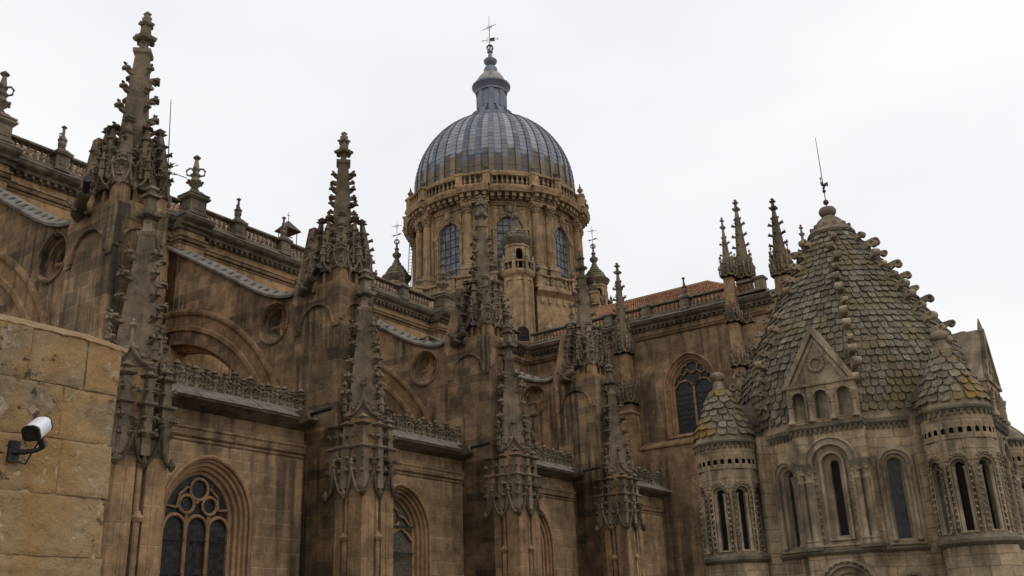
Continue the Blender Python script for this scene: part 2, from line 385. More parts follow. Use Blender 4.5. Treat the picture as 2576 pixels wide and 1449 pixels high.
def ogee(b, p0, p1, z0, z1, out, rad=.05, n=6, stem=.25, nrm=None):
    """ogee arch of two S-curves between p0 and p1 (xy), springing at z0, apex z1, then a stem; 'out' pushes the apex outwards"""
    p0 = Vector((p0[0], p0[1], 0)); p1 = Vector((p1[0], p1[1], 0)); mid = (p0+p1)/2+Vector(nrm)*out
    for p in (p0, p1):
        pts = []
        for i in range(n+1):
            t = i/n
            s = t if t else 0
            h = 3*t*t-2*t*t*t                      # S curve
            h = t**2.2 if t > .0 else 0
            q = p.lerp(mid, t**.8); pts.append((q.x, q.y, z0+(z1-z0)*h))
        b.tube(pts, [rad*1.5]+[rad]*(n-1)+[rad*1.2], 5)
    if stem: b.tube([(mid.x, mid.y, z1-.05), (mid.x, mid.y, z1+stem)], [rad*1.1, rad*.8], 5); b.lathe([(rad*.8, z1+stem-.1), (rad*2.2, z1+stem), (rad*2.2, z1+stem+.05), (rad, z1+stem+.1), (rad*1.4, z1+stem+.17), (.01, z1+stem+.26)], 6, mid.x, mid.y)

def mini(b, x, y, z0, h, wd, ph=0., n=4):
    """small crocketed pinnacle as carved relief: shaft, ledge, spirelet, finial"""
    prof = [(wd, z0), (wd, z0+.22*h), (wd*1.5, z0+.25*h), (wd*1.5, z0+.29*h), (wd*.85, z0+.31*h), (wd*.7, z0+.5*h), (wd*1.3, z0+.53*h), (wd*1.3, z0+.56*h), (wd*.55, z0+.6*h), (wd*.35, z0+.86*h), (wd*.9, z0+.89*h), (wd*.9, z0+.92*h), (wd*.3, z0+.95*h), (.01, z0+h)]
    b.lathe([(r*1.2, z) for r, z in prof], n, x, y, ph)

def front_shaft(parent_loc, label, ztop_extra=0., group='shafts set on the buttress corners', zg=-15.4):
    """square pier with colonettes, a ring of hanging ogee canopies, then a diagonal prism with gables and a crocketed spire. origin: shaft axis"""
    t = thing('engaged_shaft', label, 'shaft', parent_loc, 0, group)
    H = .92
    b = B()
    for sx in (-1, 1):
        for sy in (-1, 1):
            b.box(sx*H, sy*H, zg, sx*.2, sy*.2, 6.05)
    b.box(-.72, -.72, zg, .72, .72, 6.0)
    b.build('shaft_base', 'pier_warm', t)
    b = B()
    for a in range(4):
        b.M = Matrix.Rotation(a*pi/2, 4, 'Z')
        b.lathe([(.09, 3.9), (.09, 5.5)], 8, 0, -.82)
        b.sq([(.1, zg), (.1, 3.55), (.17, 3.62), (.2, 3.72), (.12, 3.8), (.1, 3.92)], 0, -.84)
        for e in (-.5, .5): b.box(e-.03, -H-.025, zg, e+.03, -H+.05, 5.2)
    b.build('colonette', 'wall', t)
    # canopies
    b = B()
    for a in range(4):
        b.M = Matrix.Rotation(a*pi/2, 4, 'Z')
        for x0, x1 in ((-.96, 0), (0, .96)):
            ogee(b, (x0, -H-.05), (x1, -H-.05), 5.38, 6.4, .14, .055, 7, .12, (0, -1, 0))
            m_ = (x0+x1)/2
            b.box(m_-.4, -H-.03, 5.6, m_+.4, -H+.1, 6.15)
            # cusps inside the arch
            b.tube([(m_-.3, -H-.1, 5.62), (m_-.12, -H-.12, 5.9), (m_, -H-.12, 5.75), (m_+.12, -H-.12, 5.9), (m_+.3, -H-.1, 5.62)], .025, 4)
        for x in (-1.0, 0): b.lathe([(.03, 5.2), (.1, 5.3), (.13, 5.38), (.09, 5.46), (.05, 5.6)], 6, x, -H-.1)
        b.build('hanging_canopy', 'carved', t)
    # small pinnacles over the corners and mid faces
    for a in range(8):
        an = -3*pi/4+a*pi/4
        corner = a % 2 == 0
        d = 1.06 if corner else .9
        x, y = d*cos(an), d*sin(an)
        b = B(); s = .19 if corner else .16
        ph = pi/4
        b.sq([(s, 5.6), (s*.95, 7.15), (s*1.0, 7.18), (s*1.5, 7.24), (s*1.5, 7.31), (s*.8, 7.36), (s*.68, 8.1), (s*1.1, 8.13), (s*1.4, 8.2), (s*.7, 8.26), (s*.35, 8.36), (s*.9, 8.44), (s*.5, 8.52), (.01, 8.6)], x, y, ph)
        o = b.build('corner_pinnacle' if corner else 'side_pinnacle', 'carved', t)
        for z in (6.28, 6.78, 7.72):
            for q in range(4):
                aq = q*pi/2+ (0 if True else 0)+pi/4
                if z < 7 or q % 1 == 0:
                    CROCK.put(o, x+s*.9*cos(aq), y+s*.9*sin(aq), z+random.uniform(-.03, .03), aq, .74 if z < 7 else .58)
    # diagonal prism with gables
    b = B(); P = H
    b.lathe([(P, 5.9), (P, 8.62), (P*1.04, 8.64), (P*1.04, 8.72), (P*.84, 8.8)], 4, 0, 0, 0)
    b.build('prism', 'pier_warm', t)
    b = B()
    for a in range(4):
        b.M = Matrix.Rotation(a*pi/2+pi/4, 4, 'Z'); d = P/sqrt(2)
        ogee(b, (-d-.08, -d-.06), (d+.08, -d-.06), 8.56, 9.3, .06, .07, 7, .55, (0, -1, 0))
        b.poly([(-d, -d-.02, 8.5), (d, -d-.02, 8.5), (d*.45, -d-.02, 8.78), (0, -d-.02, 9.25), (-d*.45, -d-.02, 8.78)])
        b.tube([(-.35, -d-.04, 8.56), (-.15, -d-.04, 8.75), (0, -d-.04, 8.62), (.15, -d-.04, 8.75), (.35, -d-.04, 8.56)], .03, 4)
        mini(b, -d-.1, -d-.1, 8.7, 1.3, .09)
        for sx in (-1, 1): b.ball(sx*d*.62, -d-.12, 8.84, .09, 6); b.ball(sx*d*.28, -d-.13, 9.1, .08, 6)
    b.build('gable', 'carved', t)
    b = B(); e = ztop_extra
    b.lathe([(.85, 8.7), (.33, 13.22+e), (.36, 13.25+e), (.42, 13.3+e), (.43, 13.42+e), (.3, 13.46+e), (.2, 13.55+e), (.2, 13.9+e)], 4, 0, 0, 0)
    sp = b.build('spire', 'carved', t)
    for z in (9.45, 10.2, 10.97, 11.75, 12.5):
        r = .85-.52*(z-8.7)/4.52
        for q in range(4): CROCK.put(sp, r*cos(q*pi/2), r*sin(q*pi/2), z, q*pi/2, 1.22)
    b = B()
    b.sq([(.14, 13.8+e), (.14, 13.95+e), (.34, 14.05+e), (.38, 14.2+e), (.18, 14.26+e), (.13, 14.75+e), (.26, 14.8+e), (.26, 14.88+e), (.12, 14.95+e), (.13, 15.05+e), (.2, 15.1+e), (.15, 15.2+e), (.02, 15.3+e)], 0, 0)
    for q in range(4): b.ball(.3*cos(q*pi/2), .3*sin(q*pi/2), 14.1+e, .12, 6)
    b.build('finial', 'grey_carved', t)
    return t
M['pier_warm'] = stone('shaft_stone', (.19, .118, .055), (.155, .1, .05), (.2, .14, .08), .5, .9, stain=.6, streak=.6, lichen=.25, warm=.3)

def big_pinnacle(loc, label, group='great pinnacles over the buttress piers'):
    """origin: axis; local 0 = top of the pier (z 14 in the world)"""
    t = thing('pinnacle', label, 'pinnacle', loc, 0, group)
    H = .97
    b = B(); b.box(-H, -H, .25, H, H, .75); b.box(-.62, -.62, .7, .62, .62, 2.0); b.build('base_block', 'pier_warm', t)
    for sx in (-1, 1):
        for sy in (-1, 1):
            b = B(); b.box(sx*H, sy*H, .75, sx*.5, sy*.5, 1.35); b.box(sx*.3, sy*.8, .75, sx*.14, sy*.6, 1.35); b.box(sx*.8, sy*.3, .75, sx*.6, sy*.14, 1.35)
            b.build('niche_post', 'pier_warm', t)
    b = B(); rn = random.Random(4)
    for a in range(4):
        b.M = Matrix.Rotation(a*pi/2, 4, 'Z')
        for x0, x1, zz in ((-1.06, -.42, 1.25), (-.42, .42, 1.32), (.42, 1.06, 1.25)):
            ogee(b, (x0, -H-.06), (x1, -H-.06), zz, zz+.62, .13, .04, 6, .16, (0, -1, 0))
            ogee(b, (x0+.08, -H-.01), (x1-.08, -H-.01), zz+.02, zz+.36, .06, .025, 5, 0, (0, -1, 0))
        for x in (-1.03, -.42, .42): b.lathe([(.025, 1.12), (.08, 1.2), (.09, 1.27), (.04, 1.45)], 6, x, -H-.06)
        for x in (-.74, .74, -.22, .22): mini(b, x, -H-.03, 1.65, .95, .065)
        mini(b, 0, -H-.12, 1.7, 1.3, .1)
        for sx in (-1, 1):
            b.tube([(sx*.1, -.95, 2.6), (sx*.26, -.98, 2.45), (sx*.36, -.94, 2.15), (sx*.5, -.94, 1.98), (sx*.66, -.9, 2.15)], .04, 5)
            b.tube([(sx*.08, -.7, 3.3), (sx*.28, -.76, 3.1), (sx*.4, -.8, 2.75), (sx*.58, -.8, 2.55)], .04, 5)
            b.box(sx*.2, -.86, 1.35, sx*.55, -.55, 2.2)
        b.box(-.4, -.9, 1.35, .4, -.45, 2.2); b.box(-.22, -.84, 2.2, .22, -.4, 2.95)
        for k in range(26): b.ball(rn.uniform(-.85, .85), -rn.uniform(.8, 1.0), rn.uniform(1.4, 2.6), rn.uniform(.04, .075), 5)
    b.build('canopy', 'carved', t)
    for a in range(4):                           # corner pinnacles lean in as they rise, with flyers to the spire
        an = pi/4+a*pi/2; c, n = cos(an), sin(an); b = B(); s = .2
        def st(z): d = 1.2-.32*(z-1.3)/3.0; return d*c, d*n
        rings = []
        for w_, z in ((s, 1.3), (s*.95, 2.3), (s*1.3, 2.34), (s*1.3, 2.4), (s*.9, 2.44), (s*.62, 3.35), (s*1.0, 3.4), (s*1.1, 3.45), (s*.55, 3.52), (s*.38, 3.85), (s*.95, 3.93), (s*.5, 4.0), (s*.8, 4.06), (.01, 4.2)):
            x, y = st(z); rings.append([(x+w_*sqrt(2)*cos(q*pi/2+pi/4), y+w_*sqrt(2)*sin(q*pi/2+pi/4), z) for q in range(4)])
        b.loft(rings, True)
        x, y = st(3.8)
        b.tube([(x, y, 3.85), (x*.8, y*.8, 4.02), (.42*c, .42*n, 3.8)], [.05, .085, .08], 5); x, y = st(3.3)
        b.tube([(x, y, 3.3), (x*.75, y*.75, 3.5), (.45*c, .45*n, 3.25)], [.06, .09, .08], 5); x, y = st(2.3)
        b.tube([(x, y, 2.3), (x*.8, y*.8, 2.4), (x*.5, y*.5, 2.3)], .12, 5)
        o = b.build('corner_pinnacle', 'carved', t)
        for z in (1.5, 2.05, 2.65, 3.1):
            x, y = st(z)
            for q in range(4): aq = q*pi/2+pi/4; CROCK.put(o, x+.2*cos(aq), y+.2*sin(aq), z, aq, .74)
    for a in range(4):
        an = a*pi/2; x, y = .84*cos(an), .84*sin(an); b = B(); s = .16
        b.sq([(s, 1.7), (s, 2.5), (s*1.3, 2.54), (s*1.3, 2.6), (s*.8, 2.64), (s*.6, 3.3), (s*1.0, 3.33), (s*1.0, 3.39), (s*.55, 3.44), (s*.4, 3.75), (s*1.2, 3.8), (s*.4, 3.87), (.01, 4.0)], x, y, 0)
        o = b.build('side_pinnacle', 'carved', t)
        for z in (2.2, 2.8, 3.1):
            for q in range(4): CROCK.put(o, x+.14*cos(q*pi/2), y+.14*sin(q*pi/2), z, q*pi/2, .5)
    b = B()
    b.lathe([(.74, 1.6), (.68, 2.6), (.56, 4.3), (.335, 7.2), (.36, 7.24), (.45, 7.3), (.46, 7.46), (.27, 7.5), (.2, 7.55), (.18, 7.9)], 4, 0, 0, 0)
    sp = b.build('spire', 'carved', t)
    for z in (3.9, 4.75, 5.6, 6.45):
        r = .335+(.56-.335)*(7.2-z)/2.9
        for q in range(4): CROCK.put(sp, r*cos(q*pi/2), r*sin(q*pi/2), z, q*pi/2, 1.08)
    b = B()
    b.sq([(.15, 7.8), (.15, 7.88), (.3, 7.98), (.33, 8.12), (.16, 8.2), (.13, 8.62), (.22, 8.7), (.22, 8.78), (.11, 8.84), (.14, 9.0), (.08, 9.1), (.12, 9.2), (.02, 9.32)], 0, 0)
    for z, d, r in ((8.0, .32, .12), (8.68, .22, .09)):
        for q in range(4): b.ball(d*cos(q*pi/2), d*sin(q*pi/2), z, r, 6)
    b.build('finial', 'grey_carved', t)
    return t

def finial_big(loc, label, s=1., group='large finials on the pilasters'):
    t = thing('stone_finial', label, 'finial', loc, 0, group)
    b = B(); b.sq([(.62*s, 0), (.62*s, .08), (.42*s, .2), (.3*s, .34), (.2*s, .4)]); b.build('base', 'grey_carved', t)
    b = B(); b.lathe([(.2*s, .38), (.26*s, .46), (.16*s, .52), (.2*s, .62), (.36*s, .8), (.4*s, .92), (.24*s, 1.02), (.2*s, 1.2), (.26*s, 1.28), (.3*s, 1.36), (.2*s, 1.42), (.16*s, 1.55), (.24*s, 1.7), (.18*s, 1.78), (.09*s, 2.3), (.14*s, 2.34), (.22*s, 2.42), (.16*s, 2.5), (.02, 2.62)], 10)
    for q in range(8): b.ball(.4*s*cos(q*pi/4), .4*s*sin(q*pi/4), .9, .09*s, 5)
    b.build('vase', 'grey_carved', t)
    for q in range(4):
        b = B(); a = q*pi/2+pi/4; c, n = cos(a), sin(a)
        b.tube([(.26*s*c, .26*s*n, 1.3), (.46*s*c, .46*s*n, 1.36), (.5*s*c, .5*s*n, 1.6), (.36*s*c, .36*s*n, 1.76), (.18*s*c, .18*s*n, 1.74)], .055*s, 5)
        b.build('scroll_handle', 'grey_carved', t)
    return t
def finial_small(loc, label, s=1., group='small finials on the balustrade pedestals'):
    t = thing('stone_finial', label, 'finial', loc, 0, group)
    b = B(); b.sq([(.34*s, 0), (.34*s, .06), (.22*s, .2), (.14*s, .26)]); b.build('base', 'grey_carved', t)
    b = B(); b.lathe([(.14*s, .24), (.2*s, .3), (.14*s, .36), (.2*s, .44), (.21*s, .6), (.17*s, .66), (.23*s, .72), (.23*s, .8), (.13*s, .84), (.12*s, .96), (.08*s, 1.0), (.065*s, 1.38), (.1*s, 1.42), (.15*s, 1.47), (.1*s, 1.5), (.02, 1.58)], 8); b.build('vase', 'grey_carved', t)
    for q in range(2):
        b = B(); a = q*pi+.6; c, n = cos(a), sin(a)
        b.tube([(.2*s*c, .2*s*n, .78), (.32*s*c, .32*s*n, .8), (.33*s*c, .33*s*n, .96), (.2*s*c, .2*s*n, 1.02), (.09*s*c, .09*s*n, 1.0)], .04*s, 5); b.build('scroll_handle', 'grey_carved', t)
    return t

def wb(b, name, mat, t, **kw):
    """part built in world coordinates under a thing"""
    o = b.build(name, mat, None, **kw)
    par = t
    off = Vector((0, 0, 0))
    while par is not None: off += par.location; par = par.parent
    o.parent = t; o.location = -off
    return o
def px(P):
    P = Vector(P); z = P.dot(fw); return 1288+FPX*P.dot(crt)/z
ORD = ['leftmost', 'second from the left', 'third from the left', 'fourth from the left', 'fifth from the left', 'sixth from the left', 'seventh from the left', 'eighth from the left', 'ninth from the left', 'tenth from the left', 'eleventh from the left', 'twelfth from the left']+['%dth from the left' % k for k in range(13, 30)]
def ordinals(things, text):
    for i, o in enumerate(sorted(things, key=lambda o: px(o.location))):
        o['label'] = '%s, %s' % (text, ORD[i]) if i < len(things)-1 else text+', last one on the right'

GZ = -15.4
# ------------------------------------------------------------------ ground and the terrace underfoot
b = B(); b.add([(-400, -400, GZ), (600, -400, GZ), (600, 600, GZ), (-400, 600, GZ)], [(0, 1, 2, 3)]); struct(b.build('ground', 'ground'))
b = B(); b.box(-9, -9, -1.95, 9, 5.7, -1.65); struct(b.build('terrace_floor', 'ground'))

# ------------------------------------------------------------------ near wall with the security camera
def near_wall():
    t = thing('parapet_wall', 'low wall of big rough tan blocks close at the left edge', 'wall', (1.0, 5.45, -1.65))
    courses = [1.74, 1.435, 1.13, .815, .48, .15, -.2, -.55, -.9, -1.25, -1.65]
    rnd = random.Random(3)
    b = B(); tint = []
    xe = 3.30
    for ci in range(len(courses)-1):
        z1, z0 = courses[ci], courses[ci+1]
        joints = {0: [2.72, 3.07], 1: [1.9, 2.95], 2: [2.3, 2.98], 3: [1.8], 4: [2.6], 5: [2.2, 2.9]}.get(ci, [1.9, 2.6])
        xs = [-2.0, -.9, .2, 1.1]+joints+[xe]
        for i in range(len(xs)-1):
            x0, x1 = xs[i]+.0015, xs[i+1]-.0015
            if i == len(xs)-2: x1 = xe+rnd.uniform(-.012, .012)
            seed = rnd.uniform(0, 50); off = rnd.uniform(-.008, .008)
            fine = x1 > 1.9 and z1 > -.3
            nx = max(3, int((x1-x0)/(.018 if fine else .12))); nzr = max(3, int((z1-z0)/(.018 if fine else .1)))
            zt, zb = z1-.003, z0+.003
            vs = []; fs = []
            for j in range(nzr+1):
                for q in range(nx+1):
                    x = x0+(x1-x0)*q/nx; z = zb+(zt-zb)*j/nzr
                    ed = min(x-x0, x1-x, z-zb, zt-z)
                    n = mnoise.noise(Vector((x*3+seed, z*3, 1)))*.012+mnoise.noise(Vector((x*11+seed, z*11, 4)))*.008+mnoise.noise(Vector((x*34, z*34, seed)))*.006
                    pit = mnoise.noise(Vector((x*16, z*16, seed+9))); n -= max(0, pit-.3)*.03
                    rr = max(0, 1-ed/.01)**2*.005
                    wob = mnoise.noise(Vector((x*7, z*7, 30)))*.006
                    vs.append((x+(wob if x1 == xe else 0), 5.2-off-n+rr, z+wob))
            k = nx+1
            for j in range(nzr):
                for q in range(nx): fs.append((j*k+q, j*k+q+1, (j+1)*k+q+1, (j+1)*k+q))
            b.add(vs, fs); tv = rnd.random(); tint += [tv]*len(fs)
            # the end face of the last block of each course
            if i == len(xs)-2:
                n_ = len(vs); rings = [[vs[j*k+nx] for j in range(nzr+1)], [(x1+rnd.uniform(-.01, .004), 5.45, zb+(zt-zb)*j/nzr) for j in range(nzr+1)], [(x1+rnd.uniform(-.01, .004), 5.7, zb+(zt-zb)*j/nzr) for j in range(nzr+1)]]
                b.loft(rings); tint += [tv]*(2*nzr)
    wb(b, 'masonry', 'near', t, smooth=60, tints=tint)
    b = B(); b.box(-2, 5.214, -1.65, xe-.03, 5.68, 1.725); wb(b, 'mortar', 'mortar', t)
    # mortar coping with a ragged lower edge
    b = B(); N = 150; top = []; fr = []; bt = []; bk = []
    for i in range(N+1):
        x = -2+(xe+.02+2)*i/N
        e = mnoise.noise(Vector((x*5, 3, 0)))*.012+mnoise.noise(Vector((x*22, 3, 0)))*.007
        sag = max(0, x-xe+.25)*.12
        top.append((x, 5.26, 1.785+e*.3-sag)); fr.append((x, 5.175+e*.6, 1.765+e*.4-sag)); bt.append((x, 5.19+e, 1.742-abs(e)*1.6-sag*.8)); bk.append((x, 5.72, 1.8))
    b.loft([bk, top, fr, bt, [(p[0], 5.4, 1.72) for p in bt]]); b.poly([r[-1] for r in (bk, top, fr, bt)])
    wb(b, 'coping', 'coping_near', t, smooth=30)
near_wall()

def security_camera():
    # on the wall face y = 5.2 ; mount plate near x 2.71, housing points left and out
    t = thing('security_camera', 'white and black security camera on bracket screwed to wall of blocks', 'camera', (2.70, 5.19, 1.02))
    b = B(); b.box(-.028, -.014, -.055, .028, .012, .06); b.build('wall_plate', 'cam_black', t)
    for z in (-.04, .045):
        b = B(); b.lathe([(.006, 0), (.006, .006)], 8); o = b.build('screw', 'iron', t); o.rotation_euler = (R(90), 0, 0); o.location = (0, -.013, z)
    b = B(); b.tube([(0, -.01, -.0), (.03, -.06, -.005), (.06, -.13, .0), (.08, -.155, .02)], [.018, .015, .012, .014], 8); b.tube([(.08, -.155, .015), (.05, -.165, .06)], [.02, .02], 8); b.build('arm', 'cam_black', t)
    # housing: barrel with flat bottom, axis along local y
    prof = [(-.058, -.03), (-.045, -.05), (.045, -.05), (.058, -.03), (.058, .03), (.046, .046), (.022, .056), (-.022, .056), (-.046, .046), (-.058, .03)]
    Mh = Matrix.Translation((.02, -.165, .10)) @ Matrix.Rotation(R(-54), 4, 'Z') @ Matrix.Rotation(R(33), 4, 'X') @ Matrix.Diagonal((.78, .58, .78, 1))
    def ring(y, s): return [(p*s, y, q*s) for p, q in prof]
    b = B(); b.M = Mh; b.loft([ring(-.085, 1.0), ring(.15, 1.0)], True); b.add(ring(.15, .98), [tuple(range(10))]); hs = b.build('housing', 'cam_white', t, smooth=50)
    w_ = B(); w_.tube([tuple(Mh @ Vector((0, .16, -.02))), (.1, -.05, .05), (.07, -.01, -.06), (.02, -.008, -.05)], .005, 5); w_.build('cable', 'cam_black', t)
    b = B(); b.M = Mh; b.loft([ring(-.105, .96), ring(-.105, 1.06), ring(-.083, 1.06)], True); b.add(ring(-.1, .96), [tuple(range(10))]); b.build('front_plate', 'cam_black', t)
    b = B(); b.M = Mh; b.loft([ring(.148, 1.05), ring(.162, 1.05), ring(.162, .5)], True); b.add(ring(.162, .5), [tuple(range(10))]); b.build('rear_cap', 'cam_black', t)
    b = B(); b.M = Mh @ Matrix.Translation((0, -.104, 0)) @ Matrix.Rotation(R(90), 4, 'X'); b.lathe([(.034, 0), (.034, .006), (.026, .006), (.02, .001), (.01, .003), (.001, .004)], 16); b.build('lens', 'glass_dark', t)
security_camera()

# ------------------------------------------------------------------ the chapels along the aisle
def Wx(i): return 27.8+10.8*(i-2)
def pommel_unit(k):
    """one upright of the pierced cresting"""
    b = B(); h = 1.0 if k else .92; s = 1.15 if k else .85
    b.lathe([(.1*s, 0), (.13*s, .06), (.07*s, .14), (.075*s, .4), (.12*s, .46), (.13*s, .5), (.06*s, .55), (.06*s, .66), (.11*s, .7*h), (.14*s, .76*h), (.14*s, .8*h), (.06*s, .83*h), (.06*s, .86*h), (.13*s, .88*h), (.13*s, .92*h), (.09*s, .97*h), (.015, 1.06*h)], 8)
    for sx in (-1, 1):
        b.tube([(sx*.04, 0, .1), (sx*.16, 0, .3), (sx*.27, .02, .5), (sx*.3, .02, .66), (sx*.2, .02, .74)], [.05, .045, .05, .055, .04], 5)
        b.tube([(sx*.3, 0, .05), (sx*.2, 0, .16), (sx*.1, -.02, .3), (sx*.13, -.03, .42), (sx*.22, -.02, .4)], .04, 5)
        b.tube([(sx*.06, -.03, .5), (sx*.17, -.05, .6), (sx*.13, -.05, .7)], .04, 5)
        b.ball(sx*.2, -.02, .56, .07, 5); b.ball(sx*.24, 0, .2, .07, 5)
    b.box(-.33, -.05, -.02, .33, .05, .1)
    return b
POM = [Proto(pommel_unit(0), 'cresting_upright', 'grey_carved'), Proto(pommel_unit(1), 'cresting_upright', 'grey_carved')]
def chapel(i, label, win=True, x0=None, x1=None):
    a, e = (Wx(i)+1.9 if x0 is None else x0), (Wx(i+1) if x1 is None else x1)
    t = thing('chapel_bay', label, 'chapel', ((a+e)/2, 30, GZ), 0, 'chapel bays between the buttresses')
    F = Frame((0, 30, 0), (1, 0, 0), (0, 1, 0)); uc = Wx(i)+6.15
    b = B()
    if win:
        h = arch(1.95, 0.2, 4.4, 1.12, 10); panel(b, F, a, e, GZ, 9.0, h, uc)
    else: b.poly([F(a, GZ), F(e, GZ), F(e, 9.0), F(a, 9.0)])
    b.poly([(a, 30, 9.0), (e, 30, 9.0), (e, 41.5, 9.9), (a, 41.5, 9.9)])
    wb(b, 'wall', 'wall', t)
    b = B()
    for z0, z1, o in ((7.52, 7.66, .16), (7.40, 7.52, .10), (7.27, 7.38, .13), (7.12, 7.2, .08)): b.extr([(30.05, z0), (30-o*.6, z0), (30-o, (z0+z1)/2), (30-o, z1), (30.05, z1+.03)], 0, a, e)
    wb(b, 'string_course', 'wall', t)
    b = B(); b.extr([(30.1, 8.26), (29.9, 8.28), (29.82, 8.36), (29.5, 8.42), (29.4, 8.5), (29.25, 8.54), (29.22, 8.62), (30.1, 8.62)], 0, a, e)
    n = int((e-a)/.55)
    for k in range(n):
        pass
    wb(b, 'cornice', 'dark_cornice', t)
    b = B(); n = 12; w_ = (e-a)/n
    for k in range(n):
        x = a+k*w_; o = random.uniform(-.015, .015)
        b.extr([(29.17, 8.63+o), (29.19, 8.69+o), (29.9, 9.14+o), (29.95, 9.0), (29.95, 8.63)], 0, x+.012, x+w_-.012)
    wb(b, 'coping_slab', 'coping', t)
    b = B(); b.box(a, 29.93, 8.95, e, 30.2, 9.16); cs = wb(b, 'cresting', 'grey_carved', t)
    n = int((e-a)/.44); k0 = (e-a)/n
    for k in range(n):
        if random.random() < .03: continue
        o = POM[k % 2].put(cs, 0, 0, 0); o.location = (a+k0*(k+.5), 30.06, 9.1); o.scale = (random.uniform(.9, 1.08), 1, random.uniform(.86, 1.06)); o.rotation_euler = (random.uniform(-.05, .05), random.uniform(-.06, .06), random.uniform(-.3, .3))
    if win:
        b = B()
        mould(b, F, uc, 1.95, .2, 4.4, 1.12, [(-.14, 0), (-.14, -.07), (-.07, -.11), (0, -.07), (.0, .05), (.1, .08), (.12, .2), (.24, .22), (.26, .34), (.38, .38), (.4, .52), (.52, .56), (.54, .75)], 12)
        fr = wb(b, 'window', 'tracery', t)
        b = B(); pts = arch(1.95, .2, 4.4, 1.12, 12, .5); fillp(b, F, uc, pts, .66)
        wb(b, 'glass', 'glass_dark' if i < 2 else 'glass_mesh', fr)
        b = B(); gw = 1.45; d = .58
        def tb(pts, r=.06): b.tube([F(uc+x, z, d) for x, z in pts], r, 6)
        if i == 1:
            for x in (-.5, .5): tb([(x, .2), (x, 4.5)], .085)
            for c_ in (-.98, 0, .98):
                tb([(c_+.48*cos(pi*q/10), 4.0+.5*sin(pi*q/10)) for q in range(11)], .07)
            for cx_, cz, r in ((0, 5.48, .4), (-.52, 4.9, .33), (.52, 4.9, .33)):
                tb([(cx_+r*cos(2*pi*q/16), cz+r*sin(2*pi*q/16)) for q in range(17)], .065)
            tb([(-.95, 4.75), (-.85, 5.25), (-.5, 5.55)], .05); tb([(.95, 4.75), (.85, 5.25), (.5, 5.55)], .05)
            tb([(-.05, 4.95), (-.05, 5.15)], .06); tb([(-1.4, 4.8), (-.95, 4.75)], .05); tb([(1.4, 4.8), (.95, 4.75)], .05)
        else:
            tb([(0, .2), (0, 4.3)], .08)
            for sx in (-1, 1):
                tb([(sx*.0, 4.1), (sx*.12, 4.5), (sx*.62, 4.75), (sx*1.1, 4.5), (sx*1.4, 4.2)], .07)
                tb([(sx*.05, 4.5), (sx*.5, 5.0), (sx*.45, 5.5), (sx*.05, 5.75)], .07)
                tb([(sx*.55, 5.3), (sx*.9, 5.2), (sx*1.25, 4.9)], .06)
        wb(b, 'tracery', 'tracery', fr)
        b = B()
        for z in (1.2, 2.4, 3.6): b.box(uc-1.4, 30.52, z-.02, uc+1.4, 30.55, z+.02)
        if i > 1:
            for z in (.9, 2.3, 3.6, 4.8): b.box(uc-1.4, 30.45, z-.035, uc+1.4, 30.5, z+.035)
        wb(b, 'glazing_bar', 'iron', fr)
    return t
LB = ['chapel wall at the far left, mostly behind the low rough wall', 'chapel wall with the three light traceried window under pierced cresting, nearest the rough wall', 'chapel wall with half hidden mesh covered window, between second and third buttress', 'chapel wall showing only a sliver of arched window beside the third shaft', 'dark narrow chapel wall squeezed between fourth shaft and transept']
for i in range(0, 5): chapel(i, LB[i], win=i > 0, x1=61.0 if i == 4 else None)

# water spouts poking out of the chapel cornices
def spout(x, label):
    t = thing('water_spout', label, 'water spout', (x, 29.5, 8.7), 0, 'drain spouts on the chapel cornices')
    b = B(); b.M = Matrix.Rotation(R(-90), 4, 'Z')
    rings = []
    for d, w_, h in ((-.3, .32, .3), (.25, .34, .32), (.7, .26, .22)):
        rings.append([(d, -w_, .18), (d, -w_*.9, -.05), (d, -w_*.4, -h), (d, w_*.4, -h), (d, w_*.9, -.05), (d, w_, .18)])
    b.loft(rings, True); b.poly(rings[-1]); b.poly(rings[0]); b.build('stone_trough', 'dark_cornice', t)
    b = B(); b.tube([(0, -.5, .0), (.03, -1.85, .1)], .085, 8); b.lathe
    b.build('pipe', 'pipe', t)
sl_ = ['dark pipe spout in a stone block on the cornice above the leaded three light window', 'dark pipe spout in a stone block on the cornice right of the second shaft', 'dark pipe spout in a stone block on the cornice right of the third shaft']
for k, i in enumerate((1, 2, 3)): spout(Wx(i+1)-.75, sl_[k])

